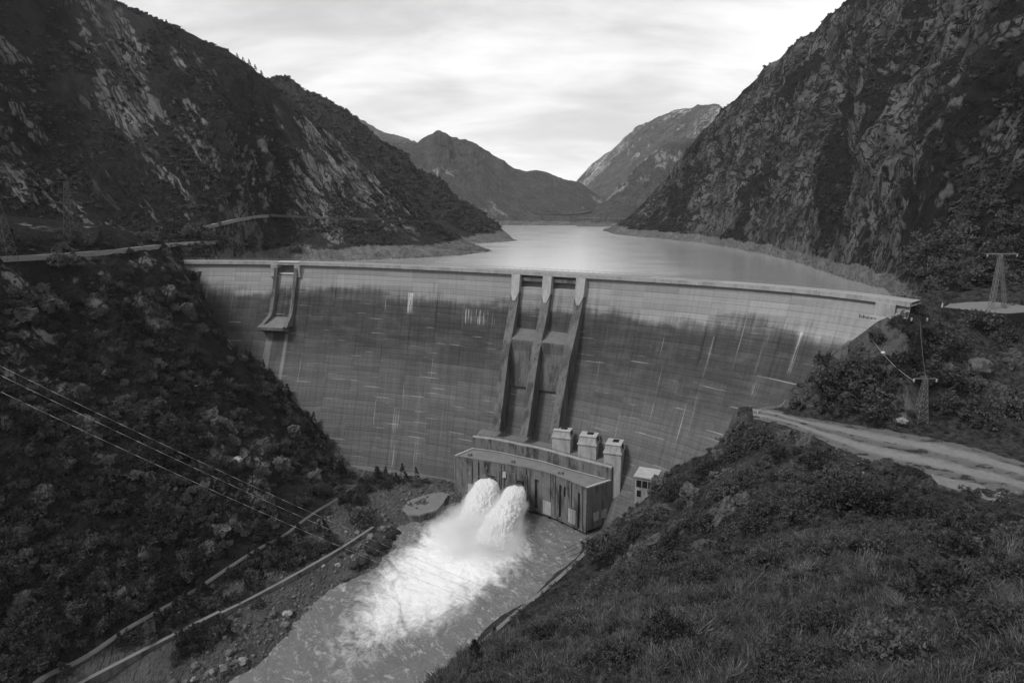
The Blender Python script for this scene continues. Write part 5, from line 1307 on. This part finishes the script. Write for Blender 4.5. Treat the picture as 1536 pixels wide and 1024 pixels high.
# A-frame pylon on the platform
Pa = PZ(1492, 464, tz); ha = px_h(Pa, 381); tA = empty('pylon', tuple(Pa), 'A shaped steel pylon with long crossarm standing on the platform', 'pylon'); mb = MB()
lattice(mb, Pa + np.array([-1.6, 0, 0]), ha, 1.5, 1.0, 8, .085, (1.2, .6)); mb.build('mast', M_metal, tA)
mb = MB(); lattice(mb, Pa + np.array([5.2, 2.0, 0]), ha * .86, 1.2, .8, 8, .085, (-5.0, -1.6)); mb.build('raking_leg', M_metal, tA)
a0, a1 = Pa + np.array([-6.0, .4, ha]), Pa + np.array([6.2, .4, ha]); mb = MB(); mb.bar(a0, a1, .22, 4); mb.bar(a0 + np.array([0, 1, 0]), a1 + np.array([0, 1, 0]), .18, 4); mb.build('crossarm', M_metal, tA)
for f in (.03, .5, .97): insul(tA, a0 * (1 - f) + a1 * f)
# wires
M_wire = simple('bright_conductor', .42, .15, 1.0, .5, .05, Metallic=.2); M_wired = simple('dark_cable', .05, .2, 1.0, .6, .05)
def wire(a, b, sag, r, label, group=None, mat=None, n=40, name='wire'):
    a, b = np.asarray(a, float), np.asarray(b, float); t = np.linspace(0, 1, n)[:, None]; P = a * (1 - t) + b * t; P[:, 2] -= 4 * sag * (t * (1 - t))[:, 0]
    cu = MB().tube([tuple(p) for p in P], r, 4).build(name, mat or M_wire, smooth=True, fix=False); return tag(cu, label, 'wire', group)
wire(PD(-160, 470, 118), PZ(800, 909, 7), 2.2, .030, 'uppermost of the three bright wires crossing the gorge slope', 'wires over the gorge')
wire(PD(-160, 484, 116), PZ(788, 916, 7), 2.2, .030, 'middle of the three bright wires crossing the gorge slope', 'wires over the gorge')
wire(PD(-160, 510, 112), PZ(776, 926, 7), 2.2, .030, 'lowest of the three bright wires crossing the gorge slope', 'wires over the gorge')
for k, (p, q) in enumerate([((836, 828, 4.5), (926, 776, 9)), ((842, 832, 4.5), (932, 780, 9)), ((850, 836, 4.5), (938, 786, 9))]):
    wire(PZ(*p), PZ(*q), 1.2, .09, 'loose dark cable from the powerhouse end down to the bank wall', 'cables at the powerhouse end', M_wired, 24, 'cable')
h0 = hit(1302, 506, [T_C]); e0 = Pm + np.array([-3.7, 0, hm * .97 - .6]); wire(h0 + np.array([0, 0, 1.2]), e0, 1.6, .07, 'pale wire with a white marker ball running from the slope to the slim mast')
t_ = .35; pb = (h0 + np.array([0, 0, 1.2])) * (1 - t_) + e0 * t_; pb[2] -= 4 * 1.6 * t_ * (1 - t_) - .3
import bmesh
bm = bmesh.new(); bmesh.ops.create_uvsphere(bm, u_segments=20, v_segments=12, radius=.75); [setattr(v.co, 'z', v.co.z * .8) for v in bm.verts]; me = bpy.data.meshes.new('marker_ball'); bm.to_mesh(me); bm.free()
ob = link('marker_ball', me, M_white, None, True); ob.location = pb; tag(ob, 'white marker ball on the wire above the right slope', 'marker ball')
wire(Pm + np.array([0, 0, hm]), Pq + np.array([0, 0, hq_ * .97]), 1.0, .05, 'thin wire joining the two lattice masts by the track', None, M_metal)
# guard rail at the end of the track
gp = [PZ(x, y, zr + .1) for x, y in [(1180, 611), (1164, 614), (1146, 616), (1136, 621), (1138, 627), (1150, 630)]]; gp = catmull(np.array(gp), 24); gp[:, 2] = hC(gp[:, :2])
gr = empty('guard_rail', tuple(gp[0]), 'pale curved guard rail where the gravel track ends at the dam', 'railing')
mb = MB(); [mb.tube([tuple(p + np.array([0, 0, z])) for p in gp], .09, 4) for z in (1.25, .7)]; mb.build('rail', M_pale, gr)
for p in gp[::4]: MB().bar(p - np.array([0, 0, .3]), p + np.array([0, 0, 1.3]), .09, 4).build('post', M_pale, gr)
# far viaduct
va = empty('viaduct', tuple(PD(902, 329, 1325)), 'small pale viaduct on thin piers at the head of the lake', 'bridge'); a, b = PD(866, 326.5, 1325), PD(940, 327.5, 1290)
MB().bar(a, b, 1.6, 4).build('deck', M_conc, va)
for f in (.12, .35, .58, .62, .85): q = a * (1 - f) + b * f; MB().bar(q - np.array([0, 0, 14]), q, 1.0, 4).build('pier', M_conc, va)

# crags standing out of the slopes
def crag_mesh(seed):
    import bmesh
    bm = bmesh.new(); bmesh.ops.create_icosphere(bm, subdivisions=5, radius=1); P = np.array([v.co[:] for v in bm.verts])
    P = P * (1 + fbm(P * .8 + seed, 2) * .7)[:, None] * np.array([1.25, .9, .62])
    for a in range(26):
        n = rp.normal(size=3) * np.array([1, 1, .8]); n /= np.linalg.norm(n); d = P @ n - (.34 + .36 * rp.random()); P -= n * np.clip(d, 0, None)[:, None] * .9
    q = P * np.array([3.2, 3.2, 1.3]) + seed
    P += (P / (np.linalg.norm(P, axis=1)[:, None] + 1e-6)) * ((ridged(q, 4) - .5) * .30 + fbm(P * 7 + seed, 3) * .09)[:, None]
    for v, p in zip(bm.verts, P): v.co = p
    m = bpy.data.meshes.new('rock_outcrop'); bm.to_mesh(m); bm.free(); return m
M_crag = mat_rock('outcrop_stone', .025, .14)
CRAG = [mk('rock_outcrop', crag_mesh(s), M_crag) for s in (21, 22, 23, 24)]
def crag(px, py, w, label, group, which):
    h = hit(px, py, which)
    if h is None: return
    s = w * .5 * h[1] / ray(px, py)[1] / F; o = link('rock_outcrop', CRAG[rng.integers(4)]); o.location = (h[0], h[1] + s * .25, h[2] - s * .08); o.rotation_euler = (rng.normal() * .3, rng.normal() * .3, rng.random() * 6.28); s *= 1.4; o.scale = (s * (.7 + .6 * rng.random()), s, s * (.7 + .6 * rng.random())); tag(o, label, 'rock', group)
LC, GC = 'craggy rock outcrop among the shrubs on the knoll below the gravel track', 'outcrops on the knoll'
for px, py, w in [(905, 820, 40), (925, 800, 34), (960, 775, 40), (990, 735, 36), (1000, 770, 46), (1040, 745, 40), (1075, 715, 34), (1090, 775, 56), (1020, 800, 50), (960, 840, 44), (930, 862, 40), (1150, 700, 40), (1055, 830, 50), (1120, 755, 44), (985, 815, 36), (1210, 668, 40), (1330, 712, 44), (1400, 738, 40), (1110, 640, 30), (1104, 654, 34), (1098, 668, 36), (1088, 686, 34), (1180, 655, 26)]: crag(px, py, w, LC, GC, [T_C])
LC2, GC2 = 'bare rock outcrop on the bank between the gravel track and the dam end', 'outcrops above the track'
for px, py, w in [(1215, 590, 50), (1240, 600, 44), (1200, 606, 34), (1262, 560, 46), (1230, 565, 38), (1290, 530, 40), (1320, 505, 34), (1275, 600, 44), (1330, 560, 36), (1350, 610, 30), (1420, 560, 44), (1500, 600, 50), (1450, 620, 36), (1520, 540, 46)]: crag(px, py, w, LC2, GC2, [T_C])
LC3, GC3 = 'bare rock outcrop showing through the scrub of the gorge slope', 'outcrops on the gorge slope'
for px, py, w in [(70, 455, 50), (30, 470, 40), (310, 625, 40), (335, 640, 34), (420, 700, 40), (440, 650, 34), (120, 640, 40), (310, 830, 46), (330, 800, 36), (30, 900, 50), (90, 940, 50), (240, 760, 36), (225, 720, 30), (470, 720, 30), (150, 560, 34), (60, 740, 44), (395, 760, 34), (180, 900, 34), (280, 470, 34), (250, 440, 30), (295, 420, 26), (505, 690, 22), (420, 590, 24), (360, 540, 26)]: crag(px, py, w, LC3, GC3, [T_B])
# ================================================================== CAMERA, SKY, LIGHT
cam = bpy.data.cameras.new('camera'); co = bpy.data.objects.new('camera', cam); COL.objects.link(co)
co.location = (0, 0, H); co.rotation_euler = (math.pi / 2 - PITCH, 0, 0)
cam.sensor_width = 36; cam.lens = 36 * F / 1536; cam.clip_start = .2; cam.clip_end = 20000
SC.camera = co
SUN_EL, SUN_AZ = 52.0, -125.0      # azimuth clockwise from +y (into the picture)
sd = bpy.data.lights.new('sun', 'SUN'); sd.energy = 2.0; sd.angle = R(12); sd.color = (1, 1, 1)
so_ = bpy.data.objects.new('sun', sd); COL.objects.link(so_)
dv = Vector((math.sin(R(SUN_AZ)) * math.cos(R(SUN_EL)), math.cos(R(SUN_AZ)) * math.cos(R(SUN_EL)), math.sin(R(SUN_EL))))
so_.rotation_euler = dv.to_track_quat('Z', 'Y').to_euler(); so_.location = (0, 0, 400)
W = bpy.data.worlds.new('World'); SC.world = W; W.use_nodes = True
nt = W.node_tree; nt.nodes.clear()
class GW(G):
    def __init__(s, nt): s.nt = nt
g = GW(nt)
out = g.n('ShaderNodeOutputWorld'); bg = g.n('ShaderNodeBackground'); bg.inputs['Strength'].default_value = .1
nt.links.new(bg.outputs[0], out.inputs['Surface'])
sky = g.n('ShaderNodeTexSky', sky_type='NISHITA', sun_disc=False)
sky.sun_elevation = R(SUN_EL); sky.sun_rotation = R(SUN_AZ)
bw = g.n('ShaderNodeRGBToBW', {0: sky.outputs[0]}).outputs[0]
d = g.xyz(g.coord('Generated')); zz = g.m_('MAXIMUM', d[2], 0.0)
q = g.add(zz, .30)
pv = g.n('ShaderNodeCombineXYZ', {0: g.m_('DIVIDE', d[0], q), 1: g.m_('DIVIDE', d[1], q), 2: 0.0}).outputs[0]
n1 = g.noise(g.mapv(pv, (.85, 1.5, 1), (0, 0, .12), (3.1, 1.7, 0)), 1, 6, .52, .5)
n2 = g.noise(g.mapv(pv, (2.2, 4.4, 1), (0, 0, .06), (1.2, 6.6, 0)), 1, 6, .55, .4)
cl = g.add(g.mul(n1, .62), g.mul(n2, .38))
val = g.ss(cl, .38, .66, 4.6, 9.5)
low = g.ss(zz, .0, .34, 1.0, 0.0)
val = g.mix(g.mul(low, .4), val, 9.2)
val = g.mix(.88, g.mul(bw, 1.0), val)
below = g.ss(d[2], -.02, -.2, 0, 1)
val = g.mix(below, val, 2.0)
nt.links.new(g.gray(val), bg.inputs['Color'])
# air
hz = MB().box((0, 1950, 520), (9800, 8800, 1068)).build('haze', None)
tag(hz, kind='stuff')
g = G('valley_air'); v = g.n('ShaderNodeVolumePrincipled'); v.inputs['Color'].default_value = (1, 1, 1, 1); v.inputs['Density'].default_value = HAZE; v.inputs['Anisotropy'].default_value = .2
g.nt.links.new(v.outputs[0], g.out.inputs['Volume']); hz.data.materials.append(g.m)
vs = SC.view_settings; vs.view_transform = 'Standard'; vs.look = 'None'; vs.gamma = 1; vs.use_curve_mapping = False; vs.exposure = 0.35
cy = SC.cycles; cy.max_bounces = 6; cy.diffuse_bounces = 3; cy.glossy_bounces = 3; cy.transmission_bounces = 2; cy.volume_bounces = 3; cy.transparent_max_bounces = 8
cy.use_denoising = True; cy.caustics_reflective = False; cy.caustics_refractive = False
